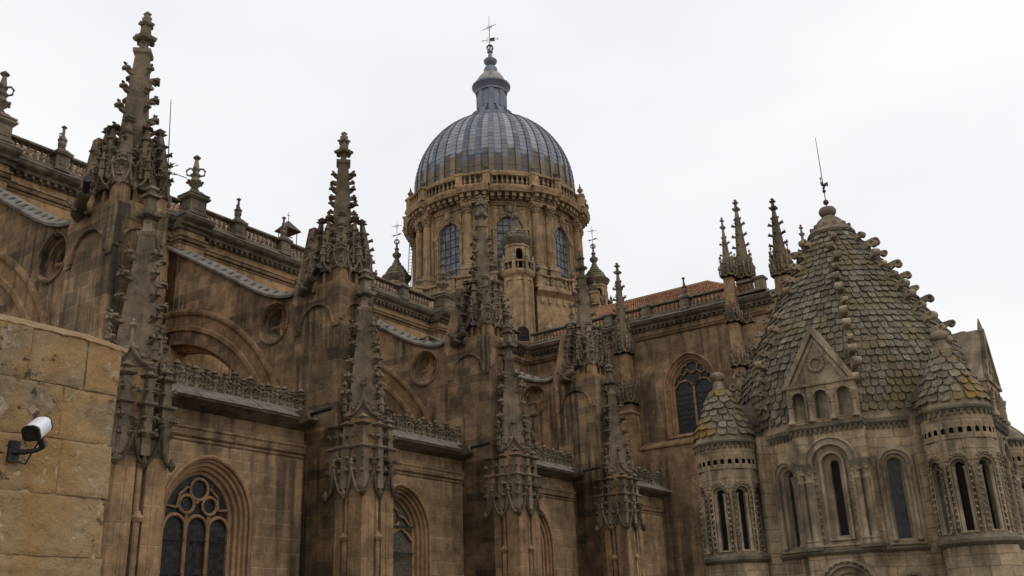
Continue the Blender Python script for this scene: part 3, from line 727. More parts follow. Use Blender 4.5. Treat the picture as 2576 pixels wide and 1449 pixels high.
# ------------------------------------------------------------------ buttresses: pier, flying wall with arch and oculus
CY, CZ = 41.3, 6.1
def circ(y, r): return CZ+sqrt(max(r*r-(CY-y)**2, 0))
TOPP = [(41.6, 20.1), (40.8, 19.62), (39, 18.62), (37.2, 17.6), (35.5, 16.62), (34.4, 15.98), (33.4, 15.48), (32.6, 15.2), (32.0, 15.08), (31.6, 15.08), (31.3, 15.2), (31.05, 15.4), (30.9, 15.7), (30.75, 16.0), (30.6, 16.4)]
def topz(y):
    for (a, za), (c, zc) in zip(TOPP, TOPP[1:]):
        if c <= y <= a: return za+(zc-za)*(a-y)/(a-c)
    return TOPP[0][1] if y > 41 else 15
def buttress(W, label):
    t = thing('flying_buttress', label, 'buttress', (W, 29.45, GZ), 0, 'flying buttresses of the nave')
    b = B(); Y0, Y1, X0, X1 = 28.1, 30.85, W, W+1.95
    b.box(X0, Y0, GZ, X1, Y1, 14.0)
    b.box(X0, 28.0, GZ, X1, 31.0, 7.9)
    b.extr([(28.0, 7.9), (28.1, 8.15), (31.0, 8.15), (31.0, 7.9)], 0, X0, X1)
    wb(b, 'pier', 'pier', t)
    # blind arches under the pier head, with a hood curving over each face
    b = B()
    for F, L in ((Frame((W, Y0, 0), (1, 0, 0), (0, 1, 0)), 1.95), (Frame((W, Y1, 0), (0, -1, 0), (1, 0, 0)), 2.75)):
        hw_ = L*.36; a_ = arch(hw_, 11.0, 13.75-hw_, 1.0, 8); zs_ = 13.75-hw_
        b.poly([F(-.06, zs_-.15, -.06), F(L/2-hw_-.02, zs_-.15, -.06)]+[F(L/2+x, z, -.06) for x, z in a_[1:-1]]+[F(L/2+hw_+.02, zs_-.15, -.06), F(L+.06, zs_-.15, -.06), F(L+.06, 14.0, -.06), F(-.06, 14.0, -.06)])
        b.loft([[F(L/2+x, z, -.06) for x, z in a_[1:-1]], [F(L/2+x, z, .02) for x, z in a_[1:-1]]])
        b.tube([F(L/2+x*1.05, zs_+(z-zs_)*1.05, -.08) for x, z in a_[1:-1]], .06, 5)
    b.box(X0-.07, Y0-.07, 14.0, X1+.07, Y1+.05, 14.55); b.box(X0, Y0+1.9, 14.25, X1, Y1, 14.6)
    for z in (9.2,): pass
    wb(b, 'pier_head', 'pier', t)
    # flying wall in thin vertical strips, pierced by the oculus and the big arch
    xa, xb = W+.6, W+1.6
    oy, oz, orr = 32.95, 13.86, .9
    b = B(); ys = [30.6+.1*k for k in range(int((41.6-30.6)/.1)+1)]
    r_in = 8.25
    def bot(y):
        if y < CY-r_in+.01: return GZ
        return max(circ(y, r_in), 9.0)
    for x in (xa, xb):
        for y0, y1 in zip(ys, ys[1:]):
            segs = lambda y: (bot(y), topz(y))
            for part in (0, 1, 2):
                if oy-orr <= y0+.001 and y1 <= oy+orr+.001:
                    c0, c1 = sqrt(max(0, orr**2-(y0-oy)**2)), sqrt(max(0, orr**2-(y1-oy)**2))
                    if part == 0: b.poly([(x, y0, bot(y0)), (x, y1, bot(y1)), (x, y1, oz-c1), (x, y0, oz-c0)])
                    if part == 1: b.poly([(x, y0, oz+c0), (x, y1, oz+c1), (x, y1, topz(y1)), (x, y0, topz(y0))])
                elif part == 2: b.poly([(x, y0, bot(y0)), (x, y1, bot(y1)), (x, y1, topz(y1)), (x, y0, topz(y0))])
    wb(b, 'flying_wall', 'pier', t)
    # arch mouldings stepping into the opening
    b = B()
    th = [R(90)+R(88)*k/28 for k in range(29)]
    def ring(r, x): return [(x, CY+r*cos(a), CZ+r*sin(a)) for a in th if CY+r*cos(a) > 31.0 or True]
    seq = [(10.05, xa+.0), (10.05, xa-.12), (9.9, xa-.16), (9.75, xa-.1), (9.7, xa-.02), (9.2, xa-.02), (9.15, xa-.1), (8.95, xa-.1), (8.9, xa+.12), (8.5, xa+.14), (8.45, xa+.04), (8.3, xa+.04), (8.25, xa+.3), (8.0, xa+.34), (7.95, xb+.05), (8.3, xb+.05)]
    b.loft([ring(r, x) for r, x in seq])
    b.f = [f for f in b.f if min(b.v[i][1] for i in f) > 31.0 and min(b.v[i][2] for i in f) > 8.6]
    wb(b, 'arch_moulding', 'pier_warm', t)
    b = B(); n = 28
    def oring(r, x): return [(x, oy+r*cos(2*pi*k/n), oz+r*sin(2*pi*k/n)) for k in range(n)]
    b.loft([oring(r, x) for r, x in ((1.04, xa), (1.03, xa-.06), (.95, xa-.06), (.92, xa+.02), (.88, xa+.05), (.86, xa+.25), (.79, xa+.28), (.77, xa+.5), (.7, xa+.55), (.7, xb), (.95, xb))], True)
    oc = wb(b, 'oculus', 'pier', t)
    b = B()
    for q in range(4):
        a = q*pi/2
        b.tube([(xa+.62, oy+.8*cos(a), oz+.8*sin(a)), (xa+.62, oy+.62*cos(a), oz+.62*sin(a)), (xa+.62, oy+.1*cos(a), oz+.1*sin(a))], [.14, .13, .07], 6)
    b.M = Matrix.Translation((xa+.52, oy, oz)) @ Matrix.Rotation(R(90), 4, 'Y'); b.lathe([(.2, 0), (.2, .15)], 12); b.M = None
    wb(b, 'quatrefoil', 'tracery', oc)
    # raking coping, a slab with sloping cheeks and worn leaf stumps
    b = B(); rings = []
    for y, z in TOPP:
        rings.append([(xa-.18, y, z-.24), (xa-.2, y, z-.12), (xa+.22, y, z+.16), (xa+.6, y, z+.2), (xb-.22, y, z+.16), (xb+.2, y, z-.12), (xb+.18, y, z-.24)])
    b.loft(rings[:12]); cp = wb(b, 'coping', 'coping', t)
    b = B(); b.extr([(31.2, 14.2), (31.02, 15.2), (30.65, 16.3), (30.3, 17.7), (29.95, 17.7), (29.95, 14.2)], 0, W+.1, xb+.25)
    wb(b, 'weathering_slope', 'pier', t)
    b = B(); k = 0
    for (ya, za), (yb, zb) in zip(TOPP[:10], TOPP[1:10]):
        L = sqrt((ya-yb)**2+(za-zb)**2); n_ = max(1, int(L/.55))
        for q in range(n_):
            f = (q+.5)/n_; y = ya+(yb-ya)*f; z = za+(zb-za)*f
            b.M = Matrix.Translation((xa+.1, y, z+.095)) @ Matrix.Rotation(atan2(zb-za, yb-ya)+pi, 4, 'X')
            s = random.uniform(.3, .48)
            M_ = b.M; b = B(); b.M = M_; b.add([(-.12, -.22*s, -.045), (.1, -.17*s, .1), (.1, .17*s, .1), (-.12, .22*s, -.045), (-.02, -.14*s, .05), (-.02, .14*s, .05)], [(0, 4, 5, 3), (4, 1, 2, 5), (0, 1, 4), (3, 5, 2)])
            wb(b, 'leaf_stump', 'stump', cp)
    return t
bl = ['dark flying buttress at far left with shadowed round opening behind the first pinnacle', 'broad flying buttress with raking grey coping and big moulded arch, second from left', 'flying buttress carrying the third pinnacle, with cross shaped oculus and a pigeon on its coping', 'small far flying buttress with short pale coping, in front of the transept']
BUT = []
p = buttress(Wx(1), bl[0]); BUT.append(p)
for k in (2, 3, 4):
    c = copy_tree(p); c.location.x = Wx(k); c['label'] = bl[k-1]; BUT.append(c)
pl = ['tallest looking crocketed pinnacle, at far left against the sky', 'crocketed pinnacle against the sky between left pinnacle and dome', 'dark crocketed pinnacle in front of the dome drum', 'crocketed pinnacle half in front of the right edge of the drum']
def weather(c, seed):
    rn = random.Random(seed)
    for o in list(c.children_recursive):
        if o.name.split('.')[0] == 'crocket':
            if rn.random() < .06: bpy.data.objects.remove(o); continue
            k = o.scale.x*rn.uniform(.78, 1.15); o.scale = (k, k*rn.uniform(.85, 1.15), k*rn.uniform(.85, 1.2)); o.rotation_euler.z += rn.uniform(-.15, .15); o.rotation_euler.y = rn.uniform(-.2, .2)
pp = big_pinnacle((Wx(1)+.975, 29.08, 14.0), pl[0])
for k in (2, 3, 4):
    c = copy_tree(pp); c.location.x = Wx(k)+.975; c['label'] = pl[k-1]
    c.rotation_euler.z = (k % 4)*pi/2
    if k == 2:                       # the second one has lost the top of its spire
        for ch in c.children:
            if ch.name.split('.')[0] in ('spire', 'finial'): ch.scale.z = .88; ch.location.z = 4.2*.12
    weather(c, k)
weather(pp, 1)
fl = ['ornate engaged shaft at far left beside the rough wall', 'ornate engaged shaft in the middle, between the two chapel windows', 'ornate engaged shaft below the pinnacle that stands before the dome', 'narrow ornate engaged shaft nearest the transept window']
fp = front_shaft((Wx(1)+.92, 27.52, 0), fl[0])
for k in (2, 3, 4):
    c = copy_tree(fp); c.location.x = Wx(k)+.92; c['label'] = fl[k-1]; weather(c, 10+k)
weather(fp, 11)

def gargoyle(W, label):
    t = thing('gargoyle', label, 'gargoyle', (W-.05, 30.1, 14.55), 0, 'carved gargoyles with drain pipes on the buttress piers')
    b = B()
    b.tube([(.3, .4, -.05), (-.1, .1, .08), (-.35, -.35, .12), (-.5, -.7, .2), (-.6, -.95, .3), (-.68, -1.12, .26)], [.24, .3, .25, .2, .24, .13], 8)
    for sx in (-1, 1):
        b.tube([(-.25+sx*.22, -.2, .05), (-.35+sx*.3, -.5, -.16), (-.5+sx*.2, -.7, -.2)], [.11, .09, .07], 6)
        b.tube([(-.15+sx*.3, 0, .2), (-.1+sx*.4, .15, .45), (sx*.35, .35, .4)], [.06, .1, .04], 5)
        b.ball(-.58+sx*.15, -.95, .48, .08, 5)
    b.build('beast', 'dark_cornice', t, smooth=60)
    b = B(); b.tube([(-.4, -.7, .3), (-.98, -1.75, .52)], .13, 8); b.build('pipe', 'pipe', t)
for k, s in ((1, 'shadowed gargoyle with stub pipe under the far left pinnacle'), (2, 'gargoyle with dark pipe below the pinnacle left of the dome'), (3, 'gargoyle with upturned dark pipe below the pinnacle before the dome'), (4, 'small gargoyle with pipe below the pinnacle nearest the transept')): gargoyle(Wx(k), s)

# ------------------------------------------------------------------ balustrades
def balustrade(p0, p1, label, z0=21.75, group='balustrades along the roof edges', ped0=True, ped1=False, mat='grey_carved', proto=None, h=.6, sp=.3, pw=.33, wth=.2, pedh=None):
    L = sqrt((p1[0]-p0[0])**2+(p1[1]-p0[1])**2); a = atan2(p1[1]-p0[1], p1[0]-p0[0])
    t = thing('stone_balustrade', label, 'balustrade', (p0[0], p0[1], z0), a, group)
    b = B(); b.box(0, -wth, 0, L, wth, .14); b.extr([(-wth, .14), (-wth*.7, .2), (wth*.7, .2), (wth, .14)], 0, 0, L) ; b.build('plinth', mat, t)
    zt = .18+h
    b = B(); b.extr([(-wth*.7, zt), (-wth*1.25, zt+.06), (-wth*1.25, zt+.15), (-wth*.8, zt+.21), (wth*.8, zt+.21), (wth*1.25, zt+.15), (wth*1.25, zt+.06), (wth*.7, zt)], 0, 0, L); b.build('rail', mat, t)
    for q, x in ((ped0, 0), (ped1, L)):
        if q:
            b = B(); hh = pedh or zt+.25
            b.sq([(pw+.06, -.02), (pw+.06, .16), (pw, .2), (pw, zt), (pw+.1, zt+.06), (pw+.12, zt+.18), (pw+.04, hh)], x, 0)
            b.box(x-pw*.65, -pw-.025, .3, x+pw*.65, pw+.025, zt-.1)
            b.build('pedestal', mat, t)
    x0 = pw+.12 if ped0 else .1; x1 = L-(pw+.12 if ped1 or ped0 else .1)
    n = max(1, int((x1-x0)/sp))
    for k in range(n): (proto or BAL).put(t, x0+(x1-x0)*(k+.5)/n, 0, .18, 0, (1, 1, h/.8))
    return t
# ------------------------------------------------------------------ nave: clerestory wall, cornice, balustrade, roof
YN = 41.5
def nave():
    t = thing('nave_wall', 'long upper nave wall under the balustrade, receding from the left edge to the dome', 'church wall', (40, 45, GZ))
    F = Frame((0, YN, 0), (1, 0, 0), (0, 1, 0))
    x0, x1 = 5.0, 62.3
    b = B(); wins = []
    edges = [x0]+[Wx(i)+1.4 for i in range(1, 6)]
    edges = [8.0, 18.4, 29.2, 40.0, 50.8, 62.4]
    for a, e in zip(edges, edges[1:]):
        uc = (a+e)/2; wins.append(uc)
        panel(b, F, a, e, 9.0, 22.0, arch(1.7, 11.2, 15.2, 1.2, 8), uc)
    b.box(5, YN+.01, 21.6, 62.5, YN+1.5, 21.95)
    wb(b, 'wall', 'warm_wall', t)
    for uc in wins:
        b = B(); mould(b, F, uc, 1.7, 11.2, 15.2, 1.2, [(-.12, 0), (-.12, -.08), (0, -.06), (.02, .1), (.12, .14), (.14, .3), (.26, .34), (.28, .5)], 9)
        f = wb(b, 'window', 'tracery', t)
        b = B(); fillp(b, F, uc, arch(1.7, 11.2, 15.2, 1.2, 9, .26), .5); wb(b, 'glass', 'glass_dark', f)
        b = B()
        for x in (-.5, .5): b.tube([F(uc+x, 11.2, .45), F(uc+x, 16, .45)], .07, 5)
        wb(b, 'mullion', 'tracery', f)
    prof = [(YN+.1, 20.85), (YN-.05, 20.85), (YN-.12, 21.0), (YN-.3, 21.05), (YN-.33, 21.2), (YN-.55, 21.3), (YN-.62, 21.42), (YN-.62, 21.5), (YN+.1, 21.5)]
    b = B(); b.extr(prof, 0, 5, 61.7)
    n = 150
    for k in range(n):
        x = 5.2+k*.375; b.box(x-.07, YN-.28, 20.88, x+.07, YN, 21.04)
    for i in range(0, 5):
        xc = Wx(i)+1.4; b.extr([(y-.8, z) if y < YN else (y, z) for y, z in prof], 0, xc-.95, xc+.95)
    wb(b, 'cornice', 'dark_cornice', t)
    b = B(); b.extr([(YN-.66, 21.5), (YN-.66, 21.56), (YN-.3, 21.76), (YN+.5, 21.76), (YN+.5, 21.5)], 0, 5, 61.6)
    for i in range(0, 5):
        xc = Wx(i)+1.4; b.extr([(YN-1.45, 21.5), (YN-1.45, 21.57), (YN-1.1, 21.77), (YN+.3, 21.77), (YN+.3, 21.5)], 0, xc-1.0, xc+1.0)
    wb(b, 'ledge', 'coping', t)
    b = B()
    for z0, z1, o in ((20.38, 20.5, .2), (20.28, 20.38, .13), (20.18, 20.26, .16), (20.05, 20.12, .08)):
        b.extr([(YN+.05, z0), (YN-o*.6, z0), (YN-o, z0+.05), (YN-o, z1), (YN+.05, z1+.02)], 0, 5, 62.3)
        for i in range(0, 5):
            xc = Wx(i)+1.4; b.extr([(YN+.05, z0), (YN-.75-o*.6, z0), (YN-.75-o, z0+.05), (YN-.75-o, z1), (YN+.05, z1+.02)], 0, xc-.82-o*.5, xc+.82+o*.5)
    wb(b, 'string_course', 'wall', t)
    for i in range(0, 5):
        xc = Wx(i)+1.4; b = B(); b.box(xc-.8, YN-.75, 9.5, xc+.8, YN+.2, 21.3); wb(b, 'pilaster', 'warm_wall', t)
    return t
M['warm_wall'] = stone('clerestory_stone', (.215, .135, .062), (.18, .115, .057), (.22, .145, .08), .47, 1.05, stain=.5, streak=.55, lichen=.15, warm=.55)
nave()
bigs = []; smalls = []
for i in range(1, 5):
    xc = Wx(i)+1.4
    t = thing('finial_pedestal', '', 'pedestal', (xc, YN-.6, 21.77), 0, 'pedestals of the large finials')
    b = B(); b.sq([(.6, 0), (.6, .15), (.5, .22), (.5, .85), (.58, .92), (.66, 1.0), (.66, 1.1), (.4, 1.22)]); b.box(-.36, -.53, .3, .36, .53, .78); b.box(-.53, -.36, .3, .53, .36, .78); b.build('block', 'grey_carved', t)
    t['label'] = ['moulded square pedestal under the finial at the left edge', 'moulded square pedestal under the large finial right of the tallest pinnacle', 'moulded square pedestal of the nave, hidden behind the second pinnacle', 'moulded square pedestal at the far end of the nave balustrade, by the dome'][i-1]
    bigs.append(finial_big((xc, YN-.6, 22.95), ''))
for s, o in zip(('large finial cut by the left picture edge', 'large vase finial right of the tallest pinnacle', 'large finial hidden behind the second pinnacle', 'large carved finial before the foot of the dome, end of nave balustrade'), bigs): o['label'] = s
nb = []
for i in range(0, 5):
    xb = Wx(i)+1.4; xs = [xb, xb+3.4, xb+6.85, Wx(i+1)+1.4]
    if i == 4: xs = [xb, xb+3.7, xb+7.4, 61.6]
    for q in range(3):
        if xs[q+1] < 11: continue
        nb.append(balustrade((xs[q]+(.6 if q == 0 else 0), YN-.12), (xs[q+1]-(.6 if q == 2 else 0), YN-.12), '', ped0=q > 0))
    for q in (1, 2):
        if xs[q] > 12: smalls.append(finial_small((xs[q], YN-.12, 22.75), ''))
ordinals(nb, 'stretch of stone balustrade on the nave roof edge')
ordinals(smalls, 'small ringed finial on the nave balustrade')

def tiles(t, p0, p1, q0, q1, name='tile_roof', mat='tile'):
    """barrel tiles between eave p0-p1 and ridge q0-q1"""
    p0, p1, q0, q1 = map(Vector, (p0, p1, q0, q1)); L = (p1-p0).length; Hh = ((q0-p0).length+(q1-p1).length)/2
    nc = int(L/.27); nr = max(2, int(Hh/.42)); b = B(); tint = []
    nrm = ((p1-p0).cross(q0-p0)).normalized()
    if nrm.z < 0: nrm = -nrm
    prof = [(-.5, -.03), (-.3, .05), (0, .085), (.3, .05), (.5, -.03)]
    for c in range(nc):
        for r in range(nr):
            jit = random.uniform(-.02, .02); vs = []
            for rr, lift in ((r, .035), (r+1.05, 0)):
                f = min(rr/nr, 1)
                for u, h in prof:
                    g = (c+.5+u*1.02)/nc
                    a = p0.lerp(p1, g); e = q0.lerp(q1, g); pt = a.lerp(e, f)+nrm*(h+lift+jit); vs.append(tuple(pt))
            b.add(vs, [(i, i+1, i+6, i+5) for i in range(4)]); tv = random.random(); tint += [tv]*4
    d = nrm*.05; b.add([tuple(p-d) for p in (p0, p1, q1, q0)], [(0, 1, 2, 3)]); tint.append(.2)
    return wb(b, name, mat, t, tints=tint)
t = thing('nave_roof', 'clay tiled nave roof glimpsed between balusters left of the dome', 'roof', (40, 46, 21.8))
tiles(t, (8, 41.75, 21.9), (62, 41.75, 21.9), (8, 44, 23.9), (62, 44, 23.9), mat='tile_pale')

# ------------------------------------------------------------------ transept
XT = 62.3
def transept():
    t = thing('transept', 'tall transept with pointed traceried window and tiled roof, right of the dome', 'transept', (69.5, 31, GZ))
    F = Frame((XT, 41.5, 0), (0, -1, 0), (1, 0, 0)); uc = 41.5-27.55
    b = B(); panel(b, F, 0, 20.6, 11.8, 22.0, arch(1.95, 12.6, 16.1, 1.25, 10), uc)
    b.box(XT-.0, 20.9, 21.6, 76.7, 41.5, 21.9); b.box(76.5, 20.9, GZ, 76.7, 41.5, 21.8); b.box(XT, 20.8, GZ, 76.7, 20.9, 21.8); b.box(XT+.8, 21, GZ, XT+.9, 41.4, 21.7)
    b.box(XT-1.2, 20.7, GZ, XT+.1, 31, 11.8); b.box(XT-1.2, 31, GZ, XT+.1, 41.5, 11.8)
    b.extr([(XT-1.3, 11.8), (XT-1.3, 11.95), (XT, 12.5), (XT+.1, 11.8)], 1, 20.7, 31.4)
    wb(b, 'wall', 'transept_wall', t)
    b = B(); mould(b, F, uc, 1.95, 12.6, 16.1, 1.25, [(-.16, 0), (-.16, -.1), (-.06, -.14), (0, -.08), (.02, .08), (.14, .12), (.16, .26), (.3, .3), (.32, .46), (.45, .5), (.47, .62)], 12)
    for u in (-1.72, 1.72, -1.98, 1.98): b.lathe([(.09, 12.6), (.09, 15.9), (.13, 16.0), (.16, 16.12), (.1, 16.2)], 7, XT+(.28 if abs(u) < 1.9 else .02), 41.5-(uc+u))
    f = wb(b, 'window', 'tracery', t)
    b = B(); fillp(b, F, uc, arch(1.95, 12.6, 16.1, 1.25, 12, .44), .64); wb(b, 'glass', 'glass_dark', f)
    b = B(); d = .55
    def tb(pts, r=.08): b.tube([F(uc+x, z, d) for x, z in pts], r, 6)
    tb([(0, 12.6), (0, 16.2)], .1)
    tb([(.46*cos(2*pi*q/16), 17.75+.46*sin(2*pi*q/16)) for q in range(17)])
    tb([(0, 16.25), (-.62, 16.75), (-.72, 17.1), (-.35, 17.4), (0, 17.15), (.35, 17.4), (.72, 17.1), (.62, 16.75), (0, 16.25)])
    for s in (-1, 1): tb([(0, 16.2), (s*.35, 16.55), (s*.75, 16.7), (s*1.1, 16.6), (s*1.45, 16.2)]); tb([(s*.72, 17.1), (s*1.0, 17.25), (s*1.25, 16.95), (s*1.1, 16.6)], .06); tb([(s*.46, 17.8), (s*.8, 17.7), (s*1.0, 17.25)], .06)
    wb(b, 'tracery', 'tracery', f)
    b = B(); 
    for k in range(9): b.box(XT+.56, 41.5-(uc+1.45), 12.8+k*.36, XT+.58, 41.5-(uc-1.45), 12.82+k*.36)
    wb(b, 'glazing_bar', 'iron', f)
    prof = [(XT+.1, 20.85), (XT-.05, 20.85), (XT-.12, 21.0), (XT-.3, 21.05), (XT-.33, 21.2), (XT-.55, 21.3), (XT-.62, 21.42), (XT-.62, 21.5), (XT+.1, 21.5)]
    b = B(); b.extr(prof, 1, 20.6, 41)
    for k in range(54): b.box(XT-.28, 20.7+k*.375-.07, 20.88, XT, 20.7+k*.375+.07, 21.04)
    wb(b, 'cornice', 'dark_cornice', t)
    b = B(); b.extr([(XT-.68, 21.5), (XT-.68, 21.56), (XT-.3, 21.76), (XT+.5, 21.76), (XT+.5, 21.5)], 1, 20.5, 41); wb(b, 'ledge', 'coping', t)
    b = B()
    for z0, z1, o in ((20.38, 20.5, .2), (20.28, 20.38, .13), (20.18, 20.26, .16)): b.extr([(XT+.05, z0), (XT-o*.6, z0), (XT-o, z0+.05), (XT-o, z1), (XT+.05, z1+.02)], 1, 20.9, 41.5)
    wb(b, 'string_course', 'transept_wall', t)
    tiles(t, (XT+.5, 41.5, 21.95), (XT+.5, 21.6, 21.95), (69.5, 41.5, 26.2), (69.5, 28.3, 26.2))
    tiles(t, (XT+.5, 21.6, 21.95), (76.5, 21.6, 21.95), (69.4, 28.3, 26.2), (69.6, 28.3, 26.2))
    b = B(); b.tube([(69.5, 42, 26.25), (69.5, 28.2, 26.27)], .14, 6); b.tube([(69.5, 28.3, 26.25), (XT+.5, 21.6, 22.02)], .13, 6); wb(b, 'ridge_tile', 'ridge', t)
M['ridge'] = plain('ridge_tile_clay', (.3, .17, .1), .9, 0, .35, 4)
M['transept_wall'] = stone('transept_stone', (.165, .105, .053), (.13, .086, .047), (.18, .125, .075), .45, 1.0, stain=.75, streak=.7, lichen=.3, warm=.35)
transept()
tb_ = []
ys = [40.9, 37.0, 33.6, 30.4, 27.2, 24.0]
for k in range(5): tb_.append(balustrade((XT-.12, ys[k]), (XT-.12, ys[k+1]), '', ped0=k > 0, ped1=False))
tb_.append(balustrade((XT-.5, 23.0), (XT-.5, 21.3), '', ped0=False, ped1=True))
ordinals(tb_, 'stretch of stone balustrade in front of the tiled transept roof')
finial_small((XT-.12, 27.2, 22.75), 'lone small finial on the transept balustrade against the tiled roof')
finial_small((XT-.12, 37.0, 22.75), 'small finial on the inner end of the transept balustrade, behind pinnacles')

# wall pinnacles on the transept
def wall_pinnacle(loc, label, h0, h1, s=1., tip=None, rings=(-4.2, -.4), group='pinnacles on the transept'):
    """square shaft from h0 to h1, two tabernacle rings, then a crocketed spire; rotated squares one inside the other"""
    t = thing('wall_pinnacle', label, 'pinnacle', loc, 0, group); top = tip
    zz = h1+rings[0]-.8; b = B(); b.box(-.75*s, -.75*s, h0, .75*s, .75*s, zz)
    b.sq([(.86*s, zz), (.86*s, zz+.1), (.62*s, zz+.3), (.6*s, h1)]); b.build('shaft', 'pier_warm', t)
    b = B()
    for z, r, hh in [(h1+q, (.66 if i_ else .7)*s, 2.7) for i_, q in enumerate(rings)]:
        for a in range(4):
            b.M = Matrix.Rotation(a*pi/2, 4, 'Z')
            for x0, x1 in ((-r-.1, 0), (0, r+.1)): ogee(b, (x0, -r-.08), (x1, -r-.08), z, z+.75*s+.1, .14, .045, 5, .15, (0, -1, 0))
            for x in (-r, -r*.5, 0, r*.5): mini(b, x, -r-.08, z+.3, hh*s*(.75 if x else 1), .08*s+.015)
            b.sq([(r+.12, z-.05), (r+.12, z+.04), (r, z+.1)])
            for k in range(8): b.ball(random.uniform(-r, r), -r-.1, z+random.uniform(.3, hh*.55), random.uniform(.05, .09), 5)
        b.M = None
    b.build('canopy', 'carved', t)
    b = B(); e = top
    b.lathe([(.74*s, h1), (.3*s, e-1.75), (.33*s, e-1.72), (.42*s, e-1.66), (.42*s, e-1.55), (.24*s, e-1.5), (.16*s, e-.95)], 4, 0, 0, 0)
    sp = b.build('spire', 'carved', t)
    n = max(3, int((e-1.8-h1)/.75))
    for k in range(n):
        z = h1+.55+(e-2.1-h1-.55)*k/max(1, n-1); r = s*(.74-.44*(z-h1)/(e-1.75-h1))
        for q in range(4): CROCK.put(sp, r*cos(q*pi/2), r*sin(q*pi/2), z, q*pi/2, .95*s+.12)
    b = B(); b.sq([(.13*s, e-1.0), (.3*s, e-.9), (.34*s, e-.78), (.13*s, e-.7), (.1*s, e-.4), (.24*s, e-.34), (.24*s, e-.26), (.08*s, e-.2), (.14*s, e-.1), (.02, e)]); b.build('finial', 'grey_carved', t)
    return t
wall_pinnacle((XT-.75, 32.3, 0), 'slender crocketed pinnacle standing on the transept wall left of its pointed window', GZ, 19.6, .74, 26.6)
wall_pinnacle((XT-.75, 23.45, 0), 'slim pinnacle right of the transept window, smaller spire of the close pair', GZ, 23.6, .52, 27.9, (-7., -3.8, -.4))
wall_pinnacle((XT+.55, 22.75, 0), 'tall pinnacle of the close pair at the transept corner, left of the scaled cone', GZ, 23.6, .74, 29.6, (-7., -3.8, -.4))
wall_pinnacle((XT+1.7, 20.35, 0), 'stout pinnacle on the transept corner just left of the scaled cone', GZ, 23.6, .82, 29.4, (-3.5, -.4))
wall_pinnacle((68.6, 19.9, 0), 'small pinnacle tip peeping out behind the left slope of the scaled cone', GZ, 25.4, .55, 28.7)

